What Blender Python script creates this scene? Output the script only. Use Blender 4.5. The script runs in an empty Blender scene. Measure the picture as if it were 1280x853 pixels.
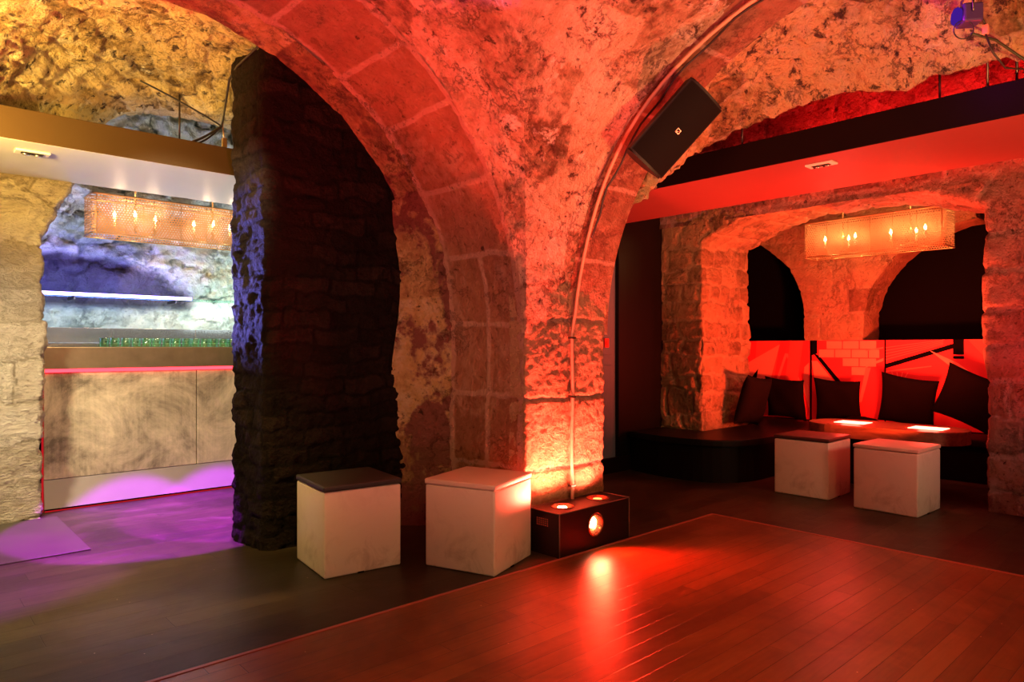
import bpy, bmesh, math, random
import numpy as np
from mathutils import Vector, Matrix, Euler
random.seed(4); PI = math.pi
SC = bpy.context.scene; COL = SC.collection
R = math.radians

# ------------------------------------------------------------------ helpers
FW = np.array([math.sin(R(42.4)), math.cos(R(42.4)), 0.0])
RT = np.array([math.cos(R(42.4)), -math.sin(R(42.4)), 0.0])
UP = np.array([0, 0, 1.0])
EYE = np.array([0, 0, 1.17])

def hsh(*a):
    h = np.zeros(np.broadcast(*a).shape)
    k = [127.1, 311.7, 74.7, 19.3]
    for i, x in enumerate(a): h = h + np.asarray(x, float) * k[i]
    h = np.sin(h) * 43758.5453
    return h - np.floor(h)

def vnoise(P):
    F = np.floor(P); f = P - F; f = f * f * (3 - 2 * f)
    out = 0
    for dx in (0, 1):
        wx = f[..., 0] if dx else 1 - f[..., 0]
        for dy in (0, 1):
            wy = f[..., 1] if dy else 1 - f[..., 1]
            for dz in (0, 1):
                wz = f[..., 2] if dz else 1 - f[..., 2]
                out = out + wx * wy * wz * hsh(F[..., 0] + dx, F[..., 1] + dy, F[..., 2] + dz)
    return out * 2 - 1

def fbm(P, scale, octs=3, seed=0.0, gain=0.5):
    o = 0; a = 1; n = 0
    for k in range(octs):
        o = o + a * vnoise(P * scale * 2 ** k + seed + 17.3 * k); n += a; a *= gain
    return o / n

def sstep(a, b, x):
    t = np.clip((x - a) / (b - a), 0, 1); return t * t * (3 - 2 * t)

def blocks(S, T, ch=.4, bl=.35, mw=.012, jit=.3, seed=0, warp=.0, P=None, wob=.012):
    """courses stacked along S, blocks running along T -> stone mask, random per block"""
    if P is not None:
        S = S + wob * fbm(P, 9, 2, 3.1); T = T + wob * fbm(P, 9, 2, 8.7)
        if warp: S = S + warp * fbm(P, 1.7, 2, 5.5)
    c = np.floor(S / ch); ds = np.minimum(S / ch - c, 1 - (S / ch - c)) * ch
    off = hsh(c, seed + c * 0) * bl
    blc = bl * (1 + jit * (hsh(c, c * 0 + seed + 9) - .5))
    q = (T + off) / blc; b = np.floor(q)
    # joints jittered block by block
    dt = np.minimum(q - b, 1 - (q - b)) * blc
    m = sstep(mw * .4, mw * 1.6, np.minimum(ds, dt))
    return m, hsh(c, b, c * 0 + seed)

def link(o, parent=None):
    COL.objects.link(o)
    if parent is not None: o.parent = parent
    return o

def tag(o, label=None, cat=None, group=None, kind=None):
    if label: o['label'] = label
    if cat: o['category'] = cat
    if group: o['group'] = group
    if kind: o['kind'] = kind
    return o

def surf(name, P, mat, flip=False, disp=None, attr=None, loop=False, obj=True):
    """P (ns,nt,3) grid -> mesh object, displaced along numeric normals"""
    ns, nt = P.shape[:2]
    if loop:
        ds = np.roll(P, -1, 0) - np.roll(P, 1, 0)
    else:
        ds = np.gradient(P, axis=0)
    dt = np.gradient(P, axis=1)
    N = np.cross(ds, dt); L = np.linalg.norm(N, axis=2, keepdims=True); L[L < 1e-12] = 1
    N = N / L * (-1 if flip else 1)
    if disp is not None: P = P + N * disp[..., None]
    me = bpy.data.meshes.new(name)
    idx = np.arange(ns * nt).reshape(ns, nt)
    if loop: idx = np.vstack([idx, idx[:1]])
    a, b, c, d = idx[:-1, :-1].ravel(), idx[1:, :-1].ravel(), idx[1:, 1:].ravel(), idx[:-1, 1:].ravel()
    F = np.stack([a, b, c, d] if not flip else [d, c, b, a], 1)
    me.vertices.add(ns * nt); me.vertices.foreach_set('co', P.reshape(-1))
    nf = len(F); me.loops.add(nf * 4); me.loops.foreach_set('vertex_index', F.reshape(-1).astype(np.int32))
    me.polygons.add(nf); me.polygons.foreach_set('loop_start', np.arange(0, nf * 4, 4, dtype=np.int32))
    me.polygons.foreach_set('loop_total', np.full(nf, 4, np.int32))
    me.update(calc_edges=True)
    me.polygons.foreach_set('use_smooth', np.ones(nf, bool))
    if attr is not None:
        at = me.color_attributes.new('stone', 'FLOAT_COLOR', 'POINT')
        C = np.ones((ns, nt, 4))
        for k in range(len(attr)): C[..., k] = attr[k]
        at.data.foreach_set('color', C.reshape(-1))
    me.materials.append(mat)
    o = bpy.data.objects.new(name, me)
    return link(o)

class MB:
    """collects shapes in one bmesh"""
    def __init__(s): s.bm = bmesh.new()
    def box(s, a, b, bev=0, mi=0, M=None, seg=2):
        r = bmesh.ops.create_cube(s.bm, size=1)
        vs = r['verts']
        a = Vector(a); b = Vector(b)
        for v in vs:
            v.co = Vector(((a.x + b.x) / 2 + v.co.x * (b.x - a.x), (a.y + b.y) / 2 + v.co.y * (b.y - a.y), (a.z + b.z) / 2 + v.co.z * (b.z - a.z)))
        fs = list({f for v in vs for f in v.link_faces})
        for f in fs: f.material_index = mi
        if bev:
            es = list({e for v in vs for e in v.link_edges})
            r = bmesh.ops.bevel(s.bm, geom=es, offset=bev, segments=seg, affect='EDGES', profile=.5)
            vs = list({v for f in r['faces'] for v in f.verts} | {v for v in vs if v.is_valid})
        if M is not None:
            for v in vs: v.co = M @ v.co
        return s
    def tube(s, pts, r, n=8, mi=0, cap=True):
        pts = [Vector(p) for p in pts]
        rs = r if isinstance(r, (list, tuple)) else [r] * len(pts)
        rings = []; ref = None
        for i, p in enumerate(pts):
            d = (pts[min(i + 1, len(pts) - 1)] - pts[max(i - 1, 0)]).normalized()
            if ref is None: ref = Vector((0, 0, 1)) if abs(d.z) < .9 else Vector((1, 0, 0))
            x = d.cross(ref).normalized(); y = x.cross(d).normalized(); ref = y
            rings.append([s.bm.verts.new(p + (x * math.cos(2 * PI * k / n) + y * math.sin(2 * PI * k / n)) * rs[i]) for k in range(n)])
        for i in range(len(rings) - 1):
            for k in range(n):
                f = s.bm.faces.new((rings[i][k], rings[i][(k + 1) % n], rings[i + 1][(k + 1) % n], rings[i + 1][k]))
                f.smooth = True; f.material_index = mi
        if cap:
            for q in (rings[0][::-1], rings[-1]):
                f = s.bm.faces.new(q); f.material_index = mi
        return s
    def lathe(s, prof, c=(0, 0, 0), n=24, mi=0, M=None, caps=True):
        c = Vector(c); rings = []
        for r, z in prof:
            ring = []
            for k in range(n):
                co = Vector((r * math.cos(2 * PI * k / n), r * math.sin(2 * PI * k / n), z))
                co = (M @ co) if M is not None else co + c
                ring.append(s.bm.verts.new(co))
            rings.append(ring)
        for i in range(len(rings) - 1):
            for k in range(n):
                f = s.bm.faces.new((rings[i][k], rings[i][(k + 1) % n], rings[i + 1][(k + 1) % n], rings[i + 1][k]))
                f.smooth = True; f.material_index = mi
        for q in ((rings[0][::-1], rings[-1]) if caps else ()):
            try: f = s.bm.faces.new(q); f.material_index = mi
            except Exception: pass
        return s
    def prism(s, poly, z0, z1, bev=0, mi=0):
        bot = [s.bm.verts.new((x, y, z0)) for x, y in poly]
        top = [s.bm.verts.new((x, y, z1)) for x, y in poly]
        n = len(poly); fs = []
        fs.append(s.bm.faces.new(bot[::-1])); tf = s.bm.faces.new(top); fs.append(tf)
        for k in range(n): fs.append(s.bm.faces.new((bot[k], bot[(k + 1) % n], top[(k + 1) % n], top[k])))
        for f in fs: f.material_index = mi
        if bev: bmesh.ops.bevel(s.bm, geom=list(tf.edges), offset=bev, segments=2, affect='EDGES', profile=.5)
        return s
    def quad(s, pts, mi=0):
        f = s.bm.faces.new([s.bm.verts.new(p) for p in pts]); f.material_index = mi; return s
    def build(s, name, mats, parent=None, loc=None, smooth=None):
        bmesh.ops.recalc_face_normals(s.bm, faces=s.bm.faces)
        me = bpy.data.meshes.new(name); s.bm.to_mesh(me); s.bm.free()
        for m in (mats if isinstance(mats, list) else [mats]): me.materials.append(m)
        if smooth:
            me.polygons.foreach_set('use_smooth', np.ones(len(me.polygons), bool))
            me.set_sharp_from_angle(angle=R(smooth))
        o = bpy.data.objects.new(name, me)
        link(o, parent)
        if loc is not None: o.location = loc
        return o

def thing(name, label, cat, loc=(0, 0, 0), rz=0, group=None):
    o = bpy.data.objects.new(name, None); COL.objects.link(o)
    o.location = loc; o.rotation_euler = (0, 0, rz); o.empty_display_size = .05
    return tag(o, label, cat, group)

def copy_tree(o, parent=None):
    c = o.copy(); COL.objects.link(c); c.parent = parent
    for ch in list(o.children): copy_tree(ch, c)
    return c

# ------------------------------------------------------------------ materials
class NT:
    def __init__(s, name):
        s.m = bpy.data.materials.new(name); s.m.use_nodes = True
        s.t = s.m.node_tree; s.n = s.t.nodes; s.n.clear()
        s.out = s.n.new('ShaderNodeOutputMaterial')
    def add(s, t, **kw):
        n = s.n.new('ShaderNode' + t)
        for k, v in kw.items():
            if k.startswith('i_'): n.inputs[int(k[2:])].default_value = v
            else: setattr(n, k, v)
        return n
    def l(s, a, b): s.t.links.new(a, b)
    def math(s, op, a, b=None, clamp=False):
        n = s.n.new('ShaderNodeMath'); n.operation = op; n.use_clamp = clamp
        for i, x in enumerate((a, b)):
            if x is None: continue
            if isinstance(x, (int, float)): n.inputs[i].default_value = x
            else: s.l(x, n.inputs[i])
        return n.outputs[0]
    def mix(s, f, a, b, blend='MIX'):
        n = s.n.new('ShaderNodeMix'); n.data_type = 'RGBA'; n.blend_type = blend
        for i, x in ((0, f), (6, a), (7, b)):
            if isinstance(x, (int, float)): n.inputs[i].default_value = x
            elif isinstance(x, tuple): n.inputs[i].default_value = (*x[:3], 1)
            else: s.l(x, n.inputs[i])
        return n.outputs[2]
    def ramp(s, f, stops):
        n = s.n.new('ShaderNodeValToRGB'); s.l(f, n.inputs[0])
        e = n.color_ramp.elements
        while len(e) < len(stops): e.new(.5)
        for k, (p, c) in enumerate(stops):
            e[k].position = p; e[k].color = (*c, 1) if len(c) == 3 else c
        return n.outputs[0]
    def noise(s, vec, scale, detail=6, rough=.6, dist=0):
        n = s.n.new('ShaderNodeTexNoise'); n.inputs['Scale'].default_value = scale
        n.inputs['Detail'].default_value = detail; n.inputs['Roughness'].default_value = rough
        n.inputs['Distortion'].default_value = dist
        if vec is not None: s.l(vec, n.inputs['Vector'])
        return n.outputs[0]
    def mr(s, x, a, b, c=0, d=1):
        n = s.n.new('ShaderNodeMapRange'); n.clamp = True
        s.l(x, n.inputs[0])
        for i, v in enumerate((a, b, c, d)): n.inputs[i + 1].default_value = v
        return n.outputs[0]
    def bsdf(s, **kw):
        n = s.n.new('ShaderNodeBsdfPrincipled')
        for k, v in kw.items():
            k = k.replace('_', ' ')
            if isinstance(v, (int, float)): n.inputs[k].default_value = v
            elif isinstance(v, tuple): n.inputs[k].default_value = (*v[:3], 1)
            else: s.l(v, n.inputs[k])
        s.l(n.outputs[0], s.out.inputs[0]); return n
    def bump(s, b, h, st=.5, d=.01):
        n = s.n.new('ShaderNodeBump'); n.inputs['Strength'].default_value = st; n.inputs['Distance'].default_value = d
        s.l(h, n.inputs['Height']); s.l(n.outputs[0], b.inputs['Normal']); return n

def simple(name, col, rough=.5, metal=0, var=.12, vs=30, bump=.0, **kw):
    t = NT(name); tc = t.add('TexCoord').outputs['Object']
    n = t.noise(tc, vs, 5)
    c = t.mix(n, tuple(x * (1 - var) for x in col), tuple(min(1, x * (1 + var)) for x in col))
    b = t.bsdf(Base_Color=c, Roughness=rough, Metallic=metal, **kw)
    if bump: t.bump(b, t.noise(tc, vs * 3, 4), bump, .004)
    return t.m

def emit(name, col, st):
    t = NT(name); e = t.add('Emission'); e.inputs[0].default_value = (*col, 1); e.inputs[1].default_value = st
    t.l(e.outputs[0], t.out.inputs[0]); return t.m

def stone(name, cols, mortar, patch, patch_t=(.5, .6), pit=.60, pitcol=(.05, .03, .02), rough=.85, bump=.6, bscale=45, stretch=(1, 1, 1), dark=None, spec=.3, white=None, bd=.07):
    t = NT(name); tc0 = t.add('TexCoord').outputs['Object']
    mp = t.add('Mapping'); t.l(tc0, mp.inputs[0]); mp.inputs['Scale'].default_value = stretch; tc = mp.outputs[0]
    at = t.add('Attribute', attribute_name='stone'); sp = t.add('SeparateColor'); t.l(at.outputs[0], sp.inputs[0])
    nA = t.noise(tc, 3.2, 8, .62, .6); nB = t.noise(tc, 15, 8, .65); nC = t.noise(tc, 1.3, 4, .6, 1.0)
    f = t.math('ADD', t.math('MULTIPLY', nA, .45), t.math('ADD', t.math('MULTIPLY', nB, .35), t.math('MULTIPLY', sp.outputs[1], .22)))
    n = len(cols)
    base = t.ramp(f, [(.37 + .27 * k / (n - 1), c) for k, c in enumerate(cols)])
    pf = t.mr(t.math('ADD', nC, t.math('MULTIPLY', t.math('SUBTRACT', nB, .5), .35)), *patch_t)
    base = t.mix(pf, base, patch)
    if white:
        nw = t.noise(tc, 5.5, 7, .7, .4)
        base = t.mix(t.mr(nw, .60, .66), base, white)
    nm = t.noise(tc, 22, 5)
    base = t.mix(t.mr(t.math('ADD', sp.outputs[0], t.math('MULTIPLY', t.math('SUBTRACT', nm, .5), .5)), .3, .75, 1, 0), base, mortar)
    npit = t.noise(tc, 11, 9, .75, .3)
    pm = t.mr(npit, pit, pit + .05)
    cr = t.math('ABSOLUTE', t.math('SUBTRACT', t.noise(tc, 4.5, 8, .72, .25), .5))
    crm = t.math('MULTIPLY', t.mr(cr, .002, .016, 1, 0), t.mr(t.noise(tc, 3.1, 3, .5), .48, .58))
    fl = t.mr(t.noise(tc, 34, 6, .7), .60, .68)
    base = t.mix(t.math('MULTIPLY', fl, .6), base, pitcol)
    base = t.mix(t.math('MULTIPLY', crm, .55), base, pitcol)
    base = t.mix(t.math('MULTIPLY', pm, .92), base, pitcol)
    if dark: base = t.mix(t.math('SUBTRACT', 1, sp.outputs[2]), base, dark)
    b = t.bsdf(Base_Color=base, Roughness=rough); b.inputs['Specular IOR Level'].default_value = spec
    h = t.math('SUBTRACT', t.math('ADD', t.noise(tc, bscale, 6, .7), t.math('MULTIPLY', nB, 1.1)), t.math('MULTIPLY', t.math('ADD', pm, t.math('ADD', crm, t.math('MULTIPLY', fl, .5))), .7))
    t.bump(b, h, bump, bd)
    return t.m

M = {}
M['vault'] = stone('painted_vault_plaster', [(.20, .10, .055), (.50, .31, .19), (.72, .50, .34), (.86, .70, .54)], (.80, .62, .48), (.80, .58, .42), (.46, .60), .585, (.10, .05, .03), bump=1.0, bscale=24, white=(.92, .84, .72))
M['voussoir'] = stone('dressed_red_stone', [(.38, .17, .10), (.50, .24, .14), (.60, .32, .20)], (.72, .47, .35), (.62, .37, .25), (.52, .62), .63, (.12, .05, .03), bump=1.0, bscale=55)
M['rubble'] = stone('yellow_rubble_stone', [(.12, .07, .03), (.42, .28, .12), (.66, .50, .24), (.80, .66, .40)], (.62, .50, .34), (.70, .52, .26), (.5, .6), .56, (.05, .025, .03), bump=1.0, bscale=26, white=(.88, .80, .62))
M['pier'] = stone('hammered_pier_stone', [(.30, .17, .08), (.56, .36, .19), (.74, .52, .32)], (.55, .42, .30), (.66, .45, .27), (.5, .6), .70, (.12, .08, .04), bump=1.0, bscale=60, bd=.05)
M['booth_stone'] = stone('booth_rough_stone', [(.26, .17, .08), (.42, .29, .14), (.55, .38, .20)], (.50, .37, .20), (.45, .30, .17), (.5, .62), .63, (.06, .04, .02), bump=.8, bscale=40)
M['right_stone'] = stone('right_pier_stone', [(.22, .12, .09), (.42, .25, .20), (.58, .40, .34)], (.60, .42, .36), (.45, .24, .18), (.5, .6), .60, (.05, .03, .03), bump=1.0, bscale=40)
M['cream_stone'] = stone('cream_painted_stone', [(.48, .38, .24), (.70, .58, .40), (.82, .72, .52)], (.50, .40, .26), (.76, .64, .44), (.55, .7), .68, (.26, .18, .10), bump=1.0, bscale=30, stretch=(1, 1, 2.2), bd=.08)
M['black_stone'] = stone('black_painted_stone', [(.007, .005, .004), (.012, .008, .006), (.022, .015, .011)], (.007, .005, .004), (.014, .009, .007), (.55, .7), .72, (.008, .006, .005), rough=.8, bump=.9, bscale=30, spec=.12, bd=.04)
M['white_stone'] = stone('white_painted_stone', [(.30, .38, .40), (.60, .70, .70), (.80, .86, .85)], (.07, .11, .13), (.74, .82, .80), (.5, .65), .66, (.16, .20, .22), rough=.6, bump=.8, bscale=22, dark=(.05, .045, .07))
M['reveal'] = stone('flaking_plaster_reveal', [(.22, .11, .08), (.50, .30, .14), (.74, .56, .26), (.82, .70, .46)], (.4, .22, .16), (.30, .12, .10), (.50, .56), .62, (.05, .025, .02), bump=1.0, bscale=30)
M['black'] = simple('black_paint', (.003, .003, .003), .8, Specular_IOR_Level=.05)
M['black_gloss'] = simple('black_lacquer', (.005, .004, .004), .4, Specular_IOR_Level=.2)
M['beam_cream'] = simple('beige_painted_board', (.62, .52, .34), .5, var=.05, vs=6)
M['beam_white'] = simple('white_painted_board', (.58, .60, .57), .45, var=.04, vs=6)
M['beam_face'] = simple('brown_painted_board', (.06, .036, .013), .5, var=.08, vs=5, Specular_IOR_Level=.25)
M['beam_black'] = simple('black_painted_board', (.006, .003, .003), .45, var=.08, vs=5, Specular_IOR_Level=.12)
M['beam_red'] = simple('red_tinted_board', (.22, .05, .05), .5, var=.04, vs=6, Specular_IOR_Level=.2)  # red of the light on the underside is put into this colour
M['rod'] = simple('dark_steel_rod', (.12, .11, .10), .4, 1)
M['cable'] = simple('black_cable', (.02, .018, .018), .5)
M['pipe'] = simple('painted_conduit', (.55, .32, .22), .5)
M['bluegrey'] = simple('blue_grey_paint', (.10, .15, .22), .5)
M['redplastic'] = simple('red_plastic', (.7, .03, .02), .4)
M['whiteplastic'] = simple('white_plastic', (.8, .78, .72), .4)

def plank_mat(name, cols, pw, pl, rough, gap, scuff, gl=.5):
    t = NT(name); tc = t.add('TexCoord').outputs['Object']
    sp = t.add('SeparateXYZ'); t.l(tc, sp.inputs[0])
    row = t.math('FLOOR', t.math('DIVIDE', sp.outputs[1], pw))
    wn = t.add('TexWhiteNoise', noise_dimensions='1D'); t.l(row, wn.inputs['W'])
    xs = t.math('ADD', t.math('DIVIDE', sp.outputs[0], pl), t.math('MULTIPLY', wn.outputs[0], 7.3))
    col = t.math('FLOOR', xs)
    cb = t.add('CombineXYZ'); t.l(row, cb.inputs[0]); t.l(col, cb.inputs[1])
    wn2 = t.add('TexWhiteNoise', noise_dimensions='2D'); t.l(cb.outputs[0], wn2.inputs['Vector'])
    mp = t.add('Mapping'); mp.inputs['Scale'].default_value = (1.2, 14, 1); t.l(tc, mp.inputs[0])
    ofs = t.add('VectorMath', operation='ADD'); t.l(mp.outputs[0], ofs.inputs[0])
    sc = t.add('VectorMath', operation='SCALE'); t.l(wn2.outputs['Color'], sc.inputs[0]); sc.inputs['Scale'].default_value = 30
    t.l(sc.outputs[0], ofs.inputs[1])
    g = t.noise(ofs.outputs[0], 3, 6, .6, .5)
    f = t.math('ADD', t.math('MULTIPLY', g, .7), t.math('MULTIPLY', wn2.outputs['Value'], .36))
    base = t.ramp(f, [(.25 + .5 * k / (len(cols) - 1), c) for k, c in enumerate(cols)])
    fy = t.math('FRACT', t.math('DIVIDE', sp.outputs[1], pw)); dy = t.math('MULTIPLY', t.math('MINIMUM', fy, t.math('SUBTRACT', 1, fy)), pw)
    fx = t.math('FRACT', xs); dx = t.math('MULTIPLY', t.math('MINIMUM', fx, t.math('SUBTRACT', 1, fx)), pl)
    gp = t.mr(t.math('MINIMUM', dy, dx), gap * .4, gap)
    base = t.mix(gp, tuple(x * .2 for x in cols[0]), base)
    n2 = t.noise(tc, 2.3, 8, .7, 1.5)
    base = t.mix(t.math('MULTIPLY', t.mr(n2, .52, .66), .55), base, scuff)
    n3 = t.noise(tc, 0.9, 5, .6, .8)
    base = t.mix(t.math('MULTIPLY', t.mr(n3, .46, .62), .75), base, tuple(x * .45 for x in cols[0]))
    sparks = t.add('TexVoronoi', feature='F1'); sparks.inputs['Scale'].default_value = 9; t.l(tc, sparks.inputs['Vector'])
    base = t.mix(t.mr(sparks.outputs['Distance'], .018, .03, .7, 0), base, tuple(min(1, x * 6 + .1) for x in scuff))
    rg = t.math('ADD', t.math('MULTIPLY', n2, .28), rough - .12)
    b = t.bsdf(Base_Color=base, Roughness=rg); b.inputs['Specular IOR Level'].default_value = gl
    hh = t.math('ADD', t.math('MULTIPLY', gp, 1.0), t.math('MULTIPLY', g, .25))
    t.bump(b, hh, .35, .004)
    return t.m
M['floor_dark'] = plank_mat('dark_stained_boards', [(.024, .019, .010), (.036, .028, .015), (.055, .042, .022)], .14, 2.4, .42, .002, (.085, .07, .045), .22)
M['floor_wood'] = plank_mat('red_brown_parquet', [(.13, .042, .009), (.19, .066, .014), (.25, .092, .022)], .088, 1.7, .36, .0018, (.26, .115, .045), .45)
M['panel_floor'] = simple('painted_hatch_board', (.05, .04, .025), .45, var=.25, vs=4)

def metal_panel(name, col, rough):
    t = NT(name); tc = t.add('TexCoord').outputs['Object']
    mp = t.add('Mapping'); mp.inputs['Scale'].default_value = (1, 1, 1); t.l(tc, mp.inputs[0])
    n = t.noise(mp.outputs[0], 2.6, 10, .74, .5)
    mp2 = t.add('Mapping'); mp2.inputs['Scale'].default_value = (30, 30, 1.3); t.l(tc, mp2.inputs[0])
    s = t.noise(mp2.outputs[0], 1.5, 5, .7)
    f = t.math('ADD', t.math('MULTIPLY', n, .86), t.math('MULTIPLY', s, .14))
    c = t.ramp(f, [(.38, tuple(x * .38 for x in col)), (.5, col), (.62, tuple(min(1, x * 1.5) for x in col))])
    sc = t.mr(t.noise(mp2.outputs[0], 5, 3, .6), .68, .72)
    c = t.mix(t.math('MULTIPLY', sc, .4), c, (.7, .65, .5))
    b = t.bsdf(Base_Color=c, Metallic=.35, Roughness=t.math('ADD', t.math('MULTIPLY', n, .35), rough - .15))
    t.bump(b, f, .15, .003)
    return t.m
M['bar_metal'] = metal_panel('aged_metal_sheet', (.48, .41, .27), .42)
M['plinth_metal'] = simple('smooth_metal_plinth', (.34, .30, .27), .4, .2, vs=5)
M['steel'] = simple('brushed_steel', (.52, .40, .24), .3, .85, var=.3, vs=9)
M['steel_clean'] = simple('clean_steel', (.42, .42, .45), .25, .9, vs=3, var=.3)
M['cube_plastic'] = None
def cube_plastic():
    t = NT('white_moulded_plastic'); tc = t.add('TexCoord').outputs['Object']
    sp = t.add('SeparateXYZ'); t.l(tc, sp.inputs[0])
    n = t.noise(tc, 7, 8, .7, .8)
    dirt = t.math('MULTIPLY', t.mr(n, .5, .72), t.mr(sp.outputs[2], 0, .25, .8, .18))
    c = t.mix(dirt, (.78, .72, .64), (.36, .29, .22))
    b = t.bsdf(Base_Color=c, Roughness=.5); b.inputs['Subsurface Weight'].default_value = .15
    b.inputs['Subsurface Radius'].default_value = (.03, .025, .02)
    return t.m
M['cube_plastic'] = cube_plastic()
M['lid_dark'] = simple('charcoal_vinyl', (.045, .045, .048), .45, bump=.2, Specular_IOR_Level=.35)
M['lid_brown'] = simple('dark_brown_vinyl', (.07, .03, .025), .5, bump=.2)
M['lid_white'] = simple('off_white_vinyl', (.74, .64, .55), .5, var=.06, vs=8, bump=.1)
M['cushion'] = simple('black_cushion_fabric', (.005, .0035, .0035), .9, bump=.4, vs=60, Specular_IOR_Level=.06)
M['bench_top'] = simple('dark_bench_vinyl', (.008, .007, .007), .42, var=.3, vs=12, Specular_IOR_Level=.15)
M['bench_body'] = simple('dark_bench_board', (.006, .004, .004), .6, Specular_IOR_Level=.1)
def wood(name, a, b_, rough=.4):
    t = NT(name); tc = t.add('TexCoord').outputs['Object']
    mp = t.add('Mapping'); mp.inputs['Scale'].default_value = (9, 1.2, 9); t.l(tc, mp.inputs[0])
    n = t.noise(mp.outputs[0], 3, 7, .65, .8)
    b = t.bsdf(Base_Color=t.mix(t.mr(n, .3, .7), a, b_), Roughness=rough); t.bump(b, n, .15, .003); return t.m
M['table_wood'] = wood('table_wood', (.10, .045, .02), (.26, .13, .06))
M['led_red'] = emit('red_led', (1, .02, .03), 9)
M['led_red_soft'] = emit('red_led_edge', (1, .02, .03), .45)
M['led_blue'] = emit('violet_led', (.35, .25, 1), 14)
M['panel_glow'] = emit('table_light_panel', (1, .10, .06), 16)
M['lamp_core'] = emit('lamp_core', (1, .50, .22), 40)
M['lamp_glow'] = emit('lamp_glow', (1, .06, .02), 2.2)
M['lamp_red'] = emit('lamp_red', (1, .16, .04), 7)
M['flame'] = emit('candle_bulb', (1, .62, .25), 26)
M['par_lens'] = emit('violet_lens', (.10, .02, .55), .5)
def glass(name, col, rough=.05):
    t = NT(name); b = t.bsdf(Base_Color=col, Roughness=rough, IOR=1.45); b.inputs['Transmission Weight'].default_value = 1; return t.m
def clear(name, col, f):
    t = NT(name); g = t.add('BsdfGlossy'); g.inputs[0].default_value = (*col, 1); g.inputs[1].default_value = .05
    r = t.add('BsdfTransparent'); r.inputs[0].default_value = (.8, .97, .92, 1); m = t.add('MixShader'); m.inputs[0].default_value = f
    t.l(r.outputs[0], m.inputs[1]); t.l(g.outputs[0], m.inputs[2]); t.l(m.outputs[0], t.out.inputs[0]); return t.m
M['glass_shelf'] = clear('shelf_glass', (.6, .95, .85), .25)
M['tumbler'] = None
M['tumbler'] = clear('green_tinted_glass', (.6, 1, .7), .3)
M['tumbler'].node_tree.nodes['Transparent BSDF'].inputs[0].default_value = (.82, 1, .88, 1)
def mesh_metal():
    t = NT('perforated_copper_mesh'); uv = t.add('TexCoord').outputs['Object']
    sp = t.add('SeparateXYZ'); t.l(uv, sp.inputs[0])
    p = .021
    a = t.math('DIVIDE', t.math('ADD', sp.outputs[0], sp.outputs[1]), p); b_ = t.math('DIVIDE', sp.outputs[2], p * .87)
    row = t.math('FLOOR', b_); a = t.math('ADD', a, t.math('MULTIPLY', row, .5))
    fx = t.math('SUBTRACT', t.math('FRACT', a), .5); fy = t.math('SUBTRACT', t.math('FRACT', b_), .5)
    r2 = t.math('ADD', t.math('MULTIPLY', fx, fx), t.math('MULTIPLY', fy, fy))
    hole = t.math('LESS_THAN', r2, .15)
    d = t.add('BsdfPrincipled'); d.inputs['Base Color'].default_value = (.50, .27, .12, 1); d.inputs['Metallic'].default_value = .35; d.inputs['Roughness'].default_value = .5
    tl = t.add('BsdfTranslucent'); tl.inputs[0].default_value = (.8, .45, .25, 1)
    m1 = t.add('MixShader'); m1.inputs[0].default_value = .2; t.l(d.outputs[0], m1.inputs[1]); t.l(tl.outputs[0], m1.inputs[2])
    tr = t.add('BsdfTransparent'); m2 = t.add('MixShader'); t.l(hole, m2.inputs[0]); t.l(m1.outputs[0], m2.inputs[1]); t.l(tr.outputs[0], m2.inputs[2])
    t.l(m2.outputs[0], t.out.inputs[0]); return t.m
M['shade'] = mesh_metal()
M['brass'] = simple('aged_brass', (.55, .35, .15), .35, .9)
M['candle'] = simple('candle_sleeve', (.8, .7, .5), .6)
M['grille'] = simple('speaker_grille', (.006, .004, .004), .7, 0, bump=.5, vs=120, Specular_IOR_Level=.1)
M['speaker'] = simple('speaker_shell', (.013, .010, .010), .5, Specular_IOR_Level=.25)
M['mural_red'] = simple('mural_red_paint', (.85, .045, .06), .45, var=.12, vs=5)
M['mural_light'] = simple('mural_pink_paint', (.95, .20, .16), .45, var=.06)
M['mural_pale'] = simple('mural_pale_paint', (.95, .32, .22), .45, var=.05)
M['mural_mid'] = simple('mural_coral_paint', (.9, .10, .09), .45, var=.05)

# ------------------------------------------------------------------ vault geometry
UC, VC, HC, RR = 1.03, 1.17, 1.25, 1.74          # centres of the two crossing barrels
def struct(o, label, cat='wall'):
    return tag(o, label, cat, kind='structure')

def relief(P, big=.02, mid=.008, fine=.003, seed=0):
    return big * fbm(P, 2.2, 3, seed) + mid * fbm(P, 10, 3, seed + 5) + fine * fbm(P, 38, 2, seed + 9)

# -- floor
b = MB(); b.box((-4, 2.635, -.05), (9, 9, 0)); b.box((4.30, -4, -.05), (9, 2.635, 0)); b.box((-4,-4,-.06),(4.3,2.635,-.02))
struct(b.build('floor', M['floor_dark']), 'dark stained floorboards around the dance floor', 'floor')
b = MB(); b.box((-4, -4, -.018), (4.285, 2.62, .004), .002)
struct(b.build('floor_dance', M['floor_wood']), 'red-brown wooden dance floor of narrow boards', 'floor')
b = MB(); b.box((-4, 2.617, -.01), (4.302, 2.638, .007), .002); b.box((4.283, -4, -.01), (4.304, 2.617, .007), .002)
struct(b.build('trim_1', simple('red_edge_strip', (.33, .10, .07), .4)), 'thin reddish edging strip along the dance floor', 'trim')
b = MB(); b.box((-1.4, 4.58, -.01), (.90, 5.62, .008), .003)
struct(b.build('floor_hatch', M['panel_floor']), 'flat brown hatch board let into the floor before the cream pier', 'floor')

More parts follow.
